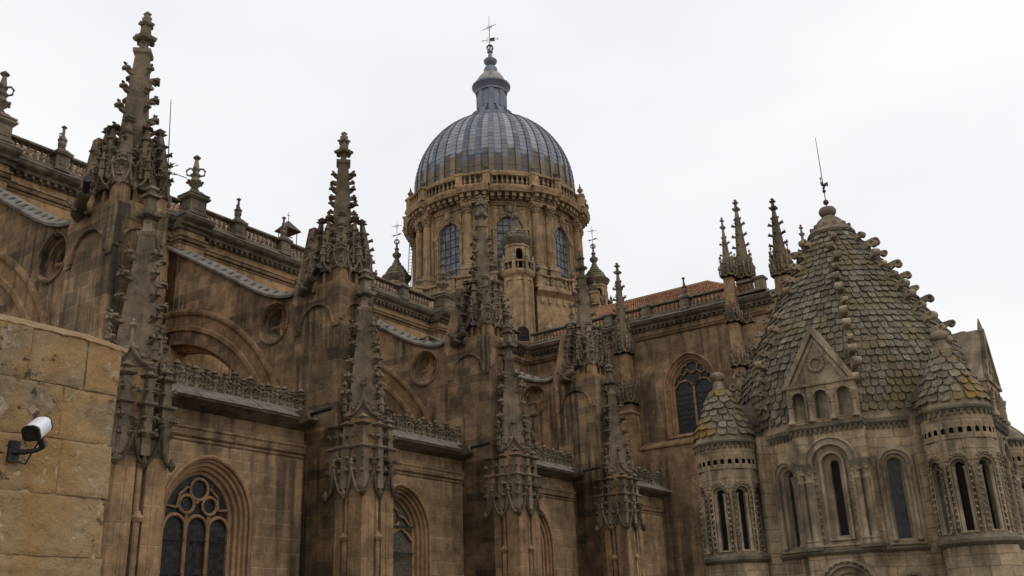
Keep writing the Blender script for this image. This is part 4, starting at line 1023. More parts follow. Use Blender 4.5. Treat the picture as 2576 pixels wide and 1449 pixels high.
# ------------------------------------------------------------------ crossing dome
DC = Vector((69.5, 49.3, 0))
def arcblock(b, prof, a0, a1, n=6, cx=0, cy=0):
    """closed (r, z) profile swept from angle a0 to a1, with end caps"""
    m_ = len(prof); rings = [[(cx+r*cos(a0+(a1-a0)*i/n), cy+r*sin(a0+(a1-a0)*i/n), z) for r, z in prof] for i in range(n+1)]
    o = [p for r in rings for p in r]; fs = []
    for i in range(n):
        for j in range(m_): fs.append((i*m_+j, i*m_+(j+1) % m_, (i+1)*m_+(j+1) % m_, (i+1)*m_+j))
    fs += [tuple(range(m_)), tuple(range(n*m_, (n+1)*m_))[::-1]]
    b.add(o, fs)
def dome():
    Z0 = 38.0
    t = thing('crossing_dome', 'great drum and ribbed lead dome with lantern rising over the crossing', 'dome', (DC.x, DC.y, Z0))
    def L(b): b.M = Matrix.Translation((0, 0, -Z0)); return b
    # podium
    b = L(B()); b.lathe([(8.75, 16), (8.75, 25.6), (8.85, 25.65), (8.85, 25.85), (8.75, 25.9), (8.75, 26.9), (8.95, 27.0), (9.15, 27.15), (9.15, 27.35), (7.4, 27.4)], 64)
    PA = [R(22.5+45*k) for k in range(8)]
    for a in PA:
        arcblock(b, [(8.6, 16), (9.5, 16), (9.5, 26.7), (9.7, 26.9), (9.95, 27.1), (9.95, 27.36), (8.6, 27.4)], a-R(12), a+R(12), 2)
    for k in range(96):
        a = 2*pi*k/96
        if any(abs((a-p+pi) % (2*pi)-pi) < R(12) for p in PA): continue
        b.M = Matrix.Rotation(a, 4, 'Z') @ Matrix.Translation((0, 0, -Z0)); b.box(8.7, -.13, 26.2, 8.83, .13, 26.75)
    for a in PA:
        for q in range(5):
            b.M = Matrix.Rotation(a+R(-9+4.5*q), 4, 'Z') @ Matrix.Translation((0, 0, -Z0)); b.box(9.38, -.13, 26.1, 9.6, .13, 26.6)
    b.build('podium', 'drum', t)
    # drum walls
    b = L(B()); ha = R(11.2); fd = 7.5*cos(ha); hw = 7.5*sin(ha)
    WA = [R(45*k) for k in range(8)]
    for a in WA:
        b.lathe([(7.5, 27.3), (7.5, 36.3)], 6, 0, 0, 0, False, a+ha, a+R(45)-ha)
    Fs = [Frame((fd*cos(a), fd*sin(a), -Z0), (-sin(a), cos(a), 0), (-cos(a), -sin(a), 0)) for a in WA]
    b.M = None
    for F in Fs: panel(b, F, -hw, hw, 27.3, 36.3, arch(1.22, 29.6, 33.65, 1.0, 10), 0)
    b.M = Matrix.Translation((0, 0, -Z0))
    b.build('drum_wall', 'drum', t)
    for F, a in zip(Fs, WA):
        if cos(a-R(215.3)) < -.2: continue
        b = B(); mould(b, F, 0, 1.22, 29.6, 33.65, 1., [(-.36, 0), (-.36, -.1), (-.3, -.16), (-.2, -.14), (-.17, -.08), (-.1, -.1), (0, -.06), (.0, .12), (.05, .14), (.05, .3)], 10)
        for s in (-1, 1):
            for q in ((1.2, 1.6), ): b.add([F(s*1.2, 33.5, -.16), F(s*1.75, 33.5, -.16), F(s*1.75, 33.75, -.2), F(s*1.2, 33.75, -.2), F(s*1.2, 33.5, .05), F(s*1.75, 33.5, .05), F(s*1.75, 33.75, .05), F(s*1.2, 33.75, .05)], [(0, 1, 2, 3), (0, 1, 5, 4), (3, 2, 6, 7), (1, 2, 6, 5), (0, 3, 7, 4)])
            b.add([F(s*1.56, 29.2, -.07), F(s*1.28, 29.2, -.07), F(s*1.28, 33.5, -.07), F(s*1.56, 33.5, -.07), F(s*1.56, 29.2, .05), F(s*1.28, 29.2, .05), F(s*1.28, 33.5, .05), F(s*1.56, 33.5, .05)], [(0, 1, 2, 3), (0, 3, 7, 4), (1, 2, 6, 5)])
            # spandrel panel lines
            b.tube([F(s*.75, 35.6, -.03), F(s*1.5, 35.6, -.03), F(s*1.5, 34.4, -.03), F(s*.75, 35.6, -.03)], .04, 4)
        f = b.build('window', 'drum_carved', t)
        b = B(); fillp(b, F, 0, arch(1.22, 29.6, 33.65, 1., 10, .05), .25); b.build('glass', 'glass_drum', f)
        b = B()
        for x in (-.58, 0, .58): b.tube([F(x, 29.6, .2), F(x, 33.65+sqrt(1.2**2-x*x), .2)], .025, 4)
        for k in range(6): b.tube([F(-1.17, 30.3+.75*k, .2), F(1.17, 30.3+.75*k, .2)], .025, 4)
        b.build('glazing_bar', 'iron', f)
        b = B(); c = F(0, 35.45, -.15); b.ball(c[0], c[1], c[2], .3, 8, 1.5)
        for q in range(14):
            an = 2*pi*q/14; p = F(.34*cos(an), 35.45+.55*sin(an), -.14); b.ball(p[0], p[1], p[2], .12, 5)
        for z, r in ((36.15, .2), (34.9, .2), (36.4, .15)): p = F(0, z, -.12); b.ball(p[0], p[1], p[2], r, 6)
        b.build('cartouche', 'drum_carved', t)
    # paired columns
    cb = B(); N = 20; rings = []
    for r, z in ((.36, 0), (.355, 1.2), (.34, 2.6), (.305, 4.75)):
        ring = []
        for k in range(N*2):
            a = pi*k/N; ring.append(((r if k % 2 else r*.9)*cos(a), (r if k % 2 else r*.9)*sin(a), z))
        rings.append(ring)
    cb.loft(rings, True)
    COLS = Proto(cb, 'column', 'drum', 20)
    pb = B(); pb.sq([(.55, -2.9), (.55, -.75), (.62, -.7), (.62, -.5), (.5, -.45), (.5, -.3)]); pb.lathe([(.46, -.3), (.5, -.22), (.46, -.14), (.4, -.1), (.44, -.03), (.38, 0)], 16)
    PED = Proto(pb, 'column_base', 'drum_carved')
    kb = B(); kb.lathe([(.31, 4.72), (.36, 4.76), (.3, 4.8), (.33, 5.1), (.42, 5.3), (.5, 5.45)], 12); kb.sq([(.46, 5.45), (.46, 5.58)])
    for k in range(8):
        a = k*pi/4; kb.ball(.37*cos(a), .37*sin(a), 5.05, .11, 5); kb.ball(.42*cos(a+.4), .42*sin(a+.4), 5.3, .1, 5)
        if k % 2: kb.ball(.52*cos(a), .52*sin(a), 5.4, .12, 6)
    CAP = Proto(kb, 'capital', 'drum_carved')
    for p in PA:
        if cos(p-R(215.3)) < -.25: continue
        for s in (-1, 1):
            a = p+s*R(5.3); x, y = 7.95*cos(a), 7.95*sin(a)
            for pr in (COLS, PED, CAP): pr.put(t, x, y, 30.35-Z0, p)
        b = L(B())
        arcblock(b, [(7.45, 27.3), (7.72, 27.3), (7.72, 36.0), (7.45, 36.0)], p-R(9.6), p+R(9.6), 3); b.build('pilaster', 'drum', t)
    # entablature
    b = L(B()); b.lathe([(7.5, 35.85), (7.62, 35.88), (7.62, 36.02), (7.7, 36.05), (7.7, 36.2), (7.55, 36.22), (7.55, 36.62), (7.95, 36.7), (7.95, 36.78), (8.62, 36.82), (8.66, 37.0), (8.78, 37.16), (8.78, 37.26), (7.9, 37.3)], 96)
    for p in PA:
        arcblock(b, [(7.5, 35.93), (8.35, 35.93), (8.35, 36.1), (8.42, 36.15), (8.42, 36.28), (8.3, 36.3), (8.3, 36.6), (8.5, 36.66), (8.5, 36.74), (9.02, 36.79), (9.06, 37.02), (9.18, 37.18), (9.18, 37.31), (7.5, 37.33)], p-R(9.2), p+R(9.2), 6)
    b.build('entablature', 'drum', t)
    mb = B(); mb.box(-.1, -.17, -.3, .42, .17, .06); mb.box(-.05, -.14, -.48, .2, .14, -.28)
    MOD = Proto(mb, 'modillion', 'drum_carved')
    for k in range(80):
        a = 2*pi*k/80+R(2.25)
        if cos(a-R(215.3)) < -.2: continue
        on = any(abs((a-p+pi) % (2*pi)-pi) < R(9.2) for p in PA)
        r = 8.42 if on else 7.98; MOD.put(t, r*cos(a), r*sin(a), 36.72-Z0, a)
    # dome shell
    rings = []; NR = 40; rows = []
    zc, RR, HH = 40.9, 7.75, 7.95
    prof = [(7.85, 37.3), (7.85, 38.2), (7.82, 39.0), (7.8, 39.8)]
    na = 21
    for k in range(na+1):
        f = R(3)+(R(74.5)-R(3))*k/na; prof.append((RR*cos(f), zc-.3+HH*sin(f)))
    b = L(B()); tint = []; band = []
    rn = random.Random(5); tc_ = {}
    for j in range(len(prof)-1):
        (r0, z0), (r1, z1) = prof[j], prof[j+1]
        ring = []
        for (r, z) in ((r0+.024, z0), (r1, z1)):
            for k in range(NR):
                a = 2*pi*k/NR; w_ = 2*pi/NR
                rib = .12
                for f, q in ((.0, 0), (.56, 0), (.58, rib), (.98, rib)):
                    aa = a+w_*f; ring.append(((r+q)*cos(aa), (r+q)*sin(aa), z))
        n = NR*4; fs = []
        for i in range(n): fs.append((i, (i+1) % n, n+(i+1) % n, n+i))
        b.add(ring, fs)
        for i in range(n):
            kk = i//4; seg = i % 4
            key = (kk, seg >= 1)
            if key not in tc_: tc_[key] = rn.gauss(.74 if seg == 0 else .22, .13)
            k2 = (j, kk, seg >= 1)
            if k2 not in tc_: tc_[k2] = min(1, max(0, tc_[key]+rn.gauss(0, .1)))
            key = k2
            tint.append(tc_[key]); band.append((0., .5, 1., .5)[seg])
    b.build('dome_shell', 'dome', t, tints=tint, bands=band, smooth=25)
    b = L(B()); b.lathe([(8.0, 38.5), (8.25, 38.75), (8.25, 39.0), (7.8, 39.2)], 72); b.build('base_roll', 'drum', t)
    # lantern
    b = L(B()); b.lathe([(2.25, 48.2), (2.3, 48.5), (2.15, 48.7), (2.0, 48.9), (1.85, 48.95)], 32)
    for k in range(8):
        a = k*pi/4+R(12)
        b.M = Matrix.Rotation(a, 4, 'Z') @ Matrix.Translation((0, 0, -Z0))
        b.extr([(1.3, 48.6), (2.2, 48.6), (2.22, 48.95), (2.05, 49.3), (1.75, 49.5), (1.58, 49.85), (1.3, 49.85)], 1, -.16, .16)
    b.build('lantern_base', 'lead', t)
    b = L(B()); b.lathe([(1.45, 48.8), (1.42, 52.0)], 16)
    for k in range(8):
        a = k*pi/4+R(12+22.5); b.M = Matrix.Rotation(a, 4, 'Z') @ Matrix.Translation((0, 0, -Z0))
        b.box(1.3, -.24, 49.2, 1.55, .24, 51.9)
        F = Frame((1.5*cos(R(0)), 0, 0), (0, 1, 0), (-1, 0, 0))
    b.build('lantern_body', 'lead', t)
    b = B()
    for k in range(8):
        a = k*pi/4+R(12); F = Frame((1.5*cos(a), 1.5*sin(a), -Z0), (-sin(a), cos(a), 0), (-cos(a), -sin(a), 0))
        mould(b, F, 0, .3, 49.9, 51.3, 1., [(-.05, .05), (-.05, -.03), (.0, -.04), (.03, .04)], 6); fillp(b, F, 0, arch(.3, 49.9, 51.3, 1., 6, .02), .03)
    b.build('lantern_panel', 'lead', t)
    b = L(B()); b.lathe([(1.5, 51.7), (1.62, 51.75), (1.62, 51.9), (1.5, 52.0), (1.6, 52.15), (1.85, 52.35), (1.98, 52.5), (1.98, 52.62), (1.5, 52.75)], 32)
    for k in range(24): b.box(1.9*cos(k*pi/12)-.05, 1.9*sin(k*pi/12)-.05, 52.6, 1.9*cos(k*pi/12)+.05, 1.9*sin(k*pi/12)+.05, 52.72)
    b.build('lantern_cornice', 'lead', t)
    b = L(B()); n = 24; rr = []
    for q in range(8):
        f = R(4)+R(62)*q/7; r0, z0 = 1.55*cos(f), 52.65+1.75*sin(f)
        rr.append([((r0+(.05 if k % 3 == 0 else 0))*cos(2*pi*k/n), (r0+(.05 if k % 3 == 0 else 0))*sin(2*pi*k/n), z0) for k in range(n)])
    b.loft(rr, True); b.build('lantern_cupola', 'lead_pale', t)
    b = L(B()); b.lathe([(.72, 54.15), (.72, 54.7), (.6, 54.95), (.35, 55.05), (.3, 55.15), (.5, 55.35), (.7, 55.62), (.7, 55.8), (.5, 56.0), (.28, 56.1), (.2, 56.5), (.18, 56.7), (.3, 56.8), (.3, 56.95), (.16, 57.05)], 16); b.build('lantern_finial', 'lead', t)
    return t
dome()

def weathervane(loc, label, s=1., flag=True):
    t = thing('weathervane', label, 'weather vane', loc, 0)
    b = B(); r = .36*s
    for k in range(4):
        a = k*pi/4; b.tube([(r*sin(2*pi*q/16)*cos(a), r*sin(2*pi*q/16)*sin(a), r-r*cos(2*pi*q/16)) for q in range(17)], .035*s, 4)
    b.tube([(r*cos(2*pi*q/16), r*sin(2*pi*q/16), r) for q in range(17)], .035*s, 4); b.build('cage_ball', 'iron', t)
    a = AZ-pi/2-R(10); c, n = cos(a), sin(a)
    b = B(); b.tube([(0, 0, 0), (0, 0, (4.3 if flag else 3.4)*s)], [.05*s, .018*s], 5); b.build('mast', 'iron', t)
    zf = 1.35*s
    b = B(); b.tube([(-.75*s*c, -.75*s*n, zf), (.8*s*c, .8*s*n, zf)], .022*s, 4)
    if flag:
        w = .012
        P = [(.05, -.2), (.62, -.22), (.48, 0), (.62, .22), (.05, .2)]
        b.add([(p*s*c-w*n, p*s*n+w*c, zf+q*s) for p, q in P]+[(p*s*c+w*n, p*s*n-w*c, zf+q*s) for p, q in P], [(0, 1, 2, 3, 4), (9, 8, 7, 6, 5)]+[(i, (i+1) % 5, 5+(i+1) % 5, 5+i) for i in range(5)])
        b.tube([(.78*s*c, .78*s*n, zf), (.9*s*c, .9*s*n, zf+.12*s)], .03*s, 4); b.tube([(.78*s*c, .78*s*n, zf), (.9*s*c, .9*s*n, zf-.12*s)], .03*s, 4)
        for q in (-1, 1): b.tube([(-.1*s*c, -.1*s*n, zf+q*.26*s), (-.3*s*c, -.3*s*n, zf+q*.2*s), (-.28*s*c, -.28*s*n, zf+q*.04*s)], .025*s, 4)
        b.lathe([(.08*s, zf-.08), (.01, zf+.1)], 4, -.72*s*c, -.72*s*n)
    else:
        b.tube([(.1*s*c, .1*s*n, zf), (.35*s*c, .35*s*n, zf+.12*s), (.6*s*c, .6*s*n, zf+.2*s)], [.07*s, .1*s, .03*s], 5); b.tube([(-.1*s*c, -.1*s*n, zf), (-.5*s*c, -.5*s*n, zf-.14*s)], [.05*s, .1*s], 5)
    b.build('vane', 'rust' if flag else 'iron', t)
    zc = (2.9 if flag else 2.65)*s
    b = B(); kk = 14
    for q in range(kk):
        an = 2*pi*q/kk+.2; L_ = (.36 if q % 2 else .26)*s
        b.tube([(.1*s*cos(an)*c, .1*s*cos(an)*n, zc+.1*s*sin(an)), (L_*cos(an)*c, L_*cos(an)*n, zc+L_*sin(an))], .014*s, 4)
    b.tube([(-.75*s*c, -.75*s*n, zc-(.25*s if flag else 0)), (.75*s*c, .75*s*n, zc+(.25*s if flag else 0))], .028*s, 4)
    b.lathe([(.02, zc-.5*s), (.08*s, zc-.42*s), (.02, zc-.34*s)], 6)
    b.build('star_cross', 'iron', t)
weathervane((DC.x, DC.y, 57.0), 'iron weathervane with swallowtail flag on top of the lead dome lantern', 1.0)

# dome balustrade, urns, lantern cage
def ring_balustrade(name_label, zb, rad, radp, hp, spread, gap0=None):
    t = thing('ring_balustrade', name_label, 'balustrade', (DC.x, DC.y, zb))
    V = lambda a: cos(a-R(215.3)) > -.12
    b = B(); rl = B()
    for k in range(8):
        p = R(22.5+45*k)
        for a0, a1, r in ((p-spread, p+spread, radp), (p+spread, p+R(45)-spread, rad)):
            if not V((a0+a1)/2): continue
            arcblock(b, [(r-.18, -.05), (r+.2, -.05), (r+.2, .14), (r-.18, .14)], a0, a1, 6)
            arcblock(rl, [(r-.16, hp), (r+.18, hp), (r+.24, hp+.07), (r+.24, hp+.17), (r+.12, hp+.22), (r-.18, hp+.22)], a0, a1, 6)
            n = int((a1-a0)*r/.42)-1
            for q in range(n):
                a = a0+(a1-a0)*(q+1)/(n+1); (BALW).put(t, r*cos(a), r*sin(a), .14, a, (1, 1, (hp-.14)/.8))
    b.build('plinth', 'drum', t); rl.build('rail', 'drum', t)
    for k in range(8):
        p = R(22.5+45*k)
        for s in (-1, 1):
            a = p+s*spread
            if not V(a): continue
            b = B(); b.sq([(.36, -.06), (.36, .16), (.31, .2), (.31, hp-.02), (.4, hp+.08), (.4, hp+.24), (.3, hp+.27)]); b.box(-.33, -.2, .3, .33, .2, hp-.1); o = b.build('pedestal', 'drum', t); o.location = (radp*cos(a), radp*sin(a), 0); o.rotation_euler = (0, 0, p)
    return t
ring_balustrade('ring balustrade around the foot of the ribbed dome', 37.4, 8.3, 8.68, .98, R(8.2))
ring_balustrade('lower gallery balustrade around the drum windows', 27.4, 8.9, 9.6, .98, R(11.2))
ub = B(); ub.sq([(.2, 0), (.2, .1), (.1, .14)]); ub.lathe([(.08, .12), (.1, .2), (.2, .3), (.3, .46), (.29, .55), (.14, .68), (.1, .76), (.13, .82), (.05, .9), (.07, 1.0), (.015, 1.12)], 10)
UB = [None]
def urns(zb, rad, spread, what, group):
    L_ = []
    for k in range(8):
        p = R(22.5+45*k)
        for s in (-1, 1):
            a = p+s*spread
            if cos(a-R(215.3)) < -.12: continue
            if UB[0] is None: UB[0] = ub.build('stone_urn', 'grey_carved', None); o = UB[0]
            else: o = UB[0].copy(); COL.objects.link(o)
            o.location = (DC.x+rad*cos(a), DC.y+rad*sin(a), zb); tag(o, '', 'urn', group); L_.append(o)
    ordinals(L_, what)
urns(38.66, 8.68, R(8.2), 'small stone urn on the balustrade at the dome foot', 'urns on the upper dome balustrade')
urns(28.66, 9.6, R(11.2), 'small stone urn on the gallery balustrade below the drum windows', 'urns on the drum gallery')

def stair_turret(loc, label, vane, s=1.0):
    """round turret: shaft, balcony, arcaded lantern, tiled cupola, turned finial. z local = world z"""
    t = thing('stair_turret', label, 'turret', loc, 0, 'round stair turrets around the dome')
    b = B(); b.lathe([(1.22, 16), (1.22, 27.6), (1.28, 27.65), (1.28, 27.75), (1.24, 27.8), (1.24, 28.0), (1.4, 28.15), (1.5, 28.3), (1.5, 28.5), (1.2, 28.55)], 32)
    for k in range(8):
        a = k*pi/4+R(20); b.M = Matrix.Rotation(a, 4, 'Z'); b.box(1.15, -.2, 16, 1.28, .2, 27.7)
    b.M = None; b.build('shaft', 'drum', t)
    b = B(); a = R(225); 
    F = Frame((1.2*cos(a), 1.2*sin(a), 0), (-sin(a), cos(a), 0), (-cos(a), -sin(a), 0))
    mould(b, F, 0, .5, 22.2, 23.0, 1., [(-.14, .15), (-.14, -.1), (0, -.1), (.02, .1)], 8); o = b.build('low_window', 'drum_carved', t)
    b = B(); fillp(b, F, 0, arch(.5, 22.2, 23.0, 1., 8, .0), -.08); b.build('opening', 'void', o)  # near-black sheet over the solid shaft, painting the dark of a window hole
    b = B(); b.lathe([(1.42, 28.5), (1.42, 28.6), (1.3, 28.62)], 32); b.lathe([(1.28, 29.2), (1.46, 29.22), (1.48, 29.34), (1.3, 29.38), (1.28, 29.2)], 32)
    bl_ = b.build('balcony', 'drum_carved', t)
    for k in range(20): BAL.put(bl_, 1.37*cos(k*pi/10), 1.37*sin(k*pi/10), 28.6, 0, (1, 1, .76))
    for k in range(8):
        b = B(); a = k*pi/4+R(22); b.M = Matrix.Translation((1.38*cos(a), 1.38*sin(a), 0)) @ Matrix.Rotation(a, 4, 'Z'); b.sq([(.13, 28.5), (.13, 29.4), (.18, 29.42), (.1, 29.5), (.06, 29.55), (.14, 29.68), (.05, 29.8), (.02, 30.0)]); b.build('post', 'drum_carved', bl_)
    # lantern with eight arches: thin walls so the sky shows through
    b = B()
    for k in range(8):
        a = k*pi/4; d = 1.0
        F = Frame((d*cos(a), d*sin(a), 0), (-sin(a), cos(a), 0), (-cos(a), -sin(a), 0)); hw = d*math.tan(pi/8)
        if k % 2 == 1: panel(b, F, -hw, hw, 28.5, 31.4, arch(.29, 28.75, 30.25, 1., 7), 0); mould(b, F, 0, .29, 28.75, 30.25, 1., [(-.1, 0), (-.1, -.06), (0, -.06), (0, .3)], 7)
        else:
            b.poly([F(-hw, 28.5), F(hw, 28.5), F(hw, 31.4), F(-hw, 31.4)]); b.poly([F(-.2, 29, -.04), F(.2, 29, -.04), F(.2, 30.9, -.04), F(-.2, 30.9, -.04)])
    b.lathe([(1.02, 30.75), (1.12, 30.78), (1.12, 30.9), (1.04, 30.92)], 24)
    b.lathe([(.62, 28.5), (.62, 28.6)], 12)
    b.build('lantern', 'drum_carved', t)
    b = B(); b.lathe([(1.05, 31.0), (1.2, 31.2), (1.36, 31.45), (1.4, 31.55), (1.38, 31.62), (.9, 31.66)], 32); b.build('eave', 'dark_cornice', t)
    b = B(); tint = []; pr = [(1.12, 31.62), (1.02, 31.95), (.86, 32.28), (.66, 32.56), (.48, 32.75)]
    for j in range(4):
        n = 14
        for k in range(n):
            a0, a1 = 2*pi*(k+.5*(j % 2))/n, 2*pi*(k+.96+.5*(j % 2))/n
            (r0, z0), (r1, z1) = pr[j], pr[j+1]; r0 += .06
            b.add([(r0*cos(a0), r0*sin(a0), z0), (r0*cos(a1), r0*sin(a1), z0), (r1*cos(a1), r1*sin(a1), z1), (r1*cos(a0), r1*sin(a0), z1), (r0*.9*cos(a0), r0*.9*sin(a0), z0-.02), (r0*.9*cos(a1), r0*.9*sin(a1), z0-.02)], [(0, 1, 2, 3), (0, 1, 5, 4)]); v = random.random(); tint += [v, v]
    b.lathe([(1.1, 31.6), (.45, 32.74)], 16); tint += [.1]*18
    b.build('cupola', 'slate', t, tints=tint)
    b = B(); b.lathe([(.5, 32.7), (.42, 33.0), (.3, 33.1), (.28, 33.3), (.22, 33.36), (.2, 33.5), (.32, 33.62), (.42, 33.8), (.4, 33.95), (.2, 34.1), (.15, 34.3), (.2, 34.38), (.24, 34.48), (.12, 34.58), (.08, 35.0), (.04, 35.2)], 14); b.build('finial', 'grey_carved', t)
    if not vane:
        b = B()
        for k in range(10):
            a = k*2.4; z = 34.9+.09*k; b.tube([(0, 0, z), (.12*cos(a), .12*sin(a), z+.06)], .02, 4)
        b.tube([(0, 0, 35), (0, 0, 36.1)], .02, 4); b.build('iron_sprig', 'iron', t)
    else: weathervane((loc[0], loc[1], 34.95+loc[2]), vane, .72, False)
stair_turret((62.9, 42.5, 0), 'round stair turret with balcony and tiled cupola standing in front of the drum', None)
stair_turret((62.9, 56.2, 0), 'round turret with domed cupola left of the drum, mostly hidden behind nave balustrade', 'iron cross vane on the turret left of the dome')
stair_turret((76.1, 42.4, 0), 'round open turret with domed cupola right of the drum, above the clay tiles', 'iron cross vane on the turret right of the dome')
# pair of carved pots on a bracket by the turret
t = thing('carved_pots', 'pair of carved stone pots on a ledge against the podium wall', 'carving', (64.9, 40.35, 22.9))
b = B(); b.M = Matrix.Rotation(R(-25), 4, 'Z'); b.box(-1.1, -.15, -.12, 1.1, .7, .0); b.box(-.8, 0, -7, .8, .7, -.12); b.build('ledge', 'drum_carved', t)
for s in (-1, 1):
    b = B(); b.M = Matrix.Rotation(R(-25), 4, 'Z'); b.lathe([(.2, 0), (.2, .1), (.16, .14), (.4, .5), (.42, .75), (.34, 1.0), (.18, 1.12), (.2, 1.2), (.1, 1.3), (.12, 1.4), (.02, 1.5)], 12, s*.45, .25); b.build('pot', 'drum_carved', t)

# ------------------------------------------------------------------ romanesque lantern tower with the scaled cone
TX, TY = 39.15, 10.12
def scales(b, tint, prof, n_of, radf, rowh, wid, rnd, z_lo, z_hi, thick=.06, lift=.095, a_off=0.):
    """rows of rounded stone scales lying on a surface of revolution; prof(z) = radius, radf(angle) = plan factor"""
    z = z_lo; row = 0
    while z < z_hi:
        r = prof(z); n = max(7, int(2*pi*r/wid))
        dr = (prof(z+.1)-prof(z-.1))/.2; sl = sqrt(1+dr*dr)
        for k in range(n):
            a = 2*pi*(k+.5*(row % 2)+rnd.uniform(-.08, .08))/n+a_off
            f = radf(a); ca, sa = cos(a), sin(a)
            P = Vector((r*f*ca, r*f*sa, z))
            e = .02; Q = Vector((r*radf(a+e)*cos(a+e), r*radf(a+e)*sin(a+e), z)); U = (Q-P).normalized()
            V = Vector((-dr*f*ca, -dr*f*sa, -1)).normalized()       # down the slope
            Nn = U.cross(V); 
            if Nn.dot(Vector((ca, sa, .3))) < 0: Nn = -Nn
            w_ = 2*pi*r*f/n*rnd.uniform(.74, .99); h = rowh*sl
            lo = h*rnd.uniform(.2, .36); tl = rnd.gauss(0, .02); li = lift*rnd.uniform(.6, 1.25)
            ch = lambda: lo*rnd.uniform(.78, 1.08)
            pts = [(-.5, -h*.95, 0), (.5, -h*.95, 0), (.5, ch()*.25, .85), (.36, ch()*.75, 1), (.14, ch()*.97, 1), (-.14, ch()*.97, 1), (-.36, ch()*.75, 1), (-.5, ch()*.25, .85)]
            vs = []
            for d in (0, -thick):
                for u, v, g in pts:
                    p = P+U*(u*w_)+V*(v+tl*u*2)+Nn*(li*(.15+.85*g)+d); vs.append(tuple(p))
            b.add(vs, [tuple(range(8))]+[(i, 8+i, 8+(i+1) % 8, (i+1) % 8) for i in range(1, 8)])
            t_ = min(1, max(0, rnd.gauss(.45, .24))); tint += [t_]*8
        z += rowh*(1+.05*rnd.uniform(-1, 1)); row += 1
def scroll_b():
    b = B(); w_ = .15
    P = [(-.25, -.12), (.1, -.1), (.3, .04), (.38, .14), (.5, .2), (.5, .26), (.3, .27), (.05, .2), (-.25, .16)]
    b.add([(x, -w_*.8, z) for x, z in P]+[(x, w_*.8, z) for x, z in P], [tuple(range(9)), tuple(range(9, 18))[::-1]]+[(i, (i+1) % 9, 9+(i+1) % 9, 9+i) for i in range(9)])
    n = 10; rr = [(.05, w_*.5), (.1, w_*1.05), (.17, w_*1.05), (.175, w_*.5), (.175, -w_*.5), (.17, -w_*1.05), (.1, -w_*1.05), (.05, -w_*.5)]
    rings = [[(.42+r*cos(2*pi*k/n), y, .1+r*sin(2*pi*k/n)) for k in range(n)] for r, y in rr]
    b.loft(rings, True); b.poly(rings[0]); b.poly(rings[-1])
    return b
SCR = Proto(scroll_b(), 'scroll_crocket', 'roman_carved')
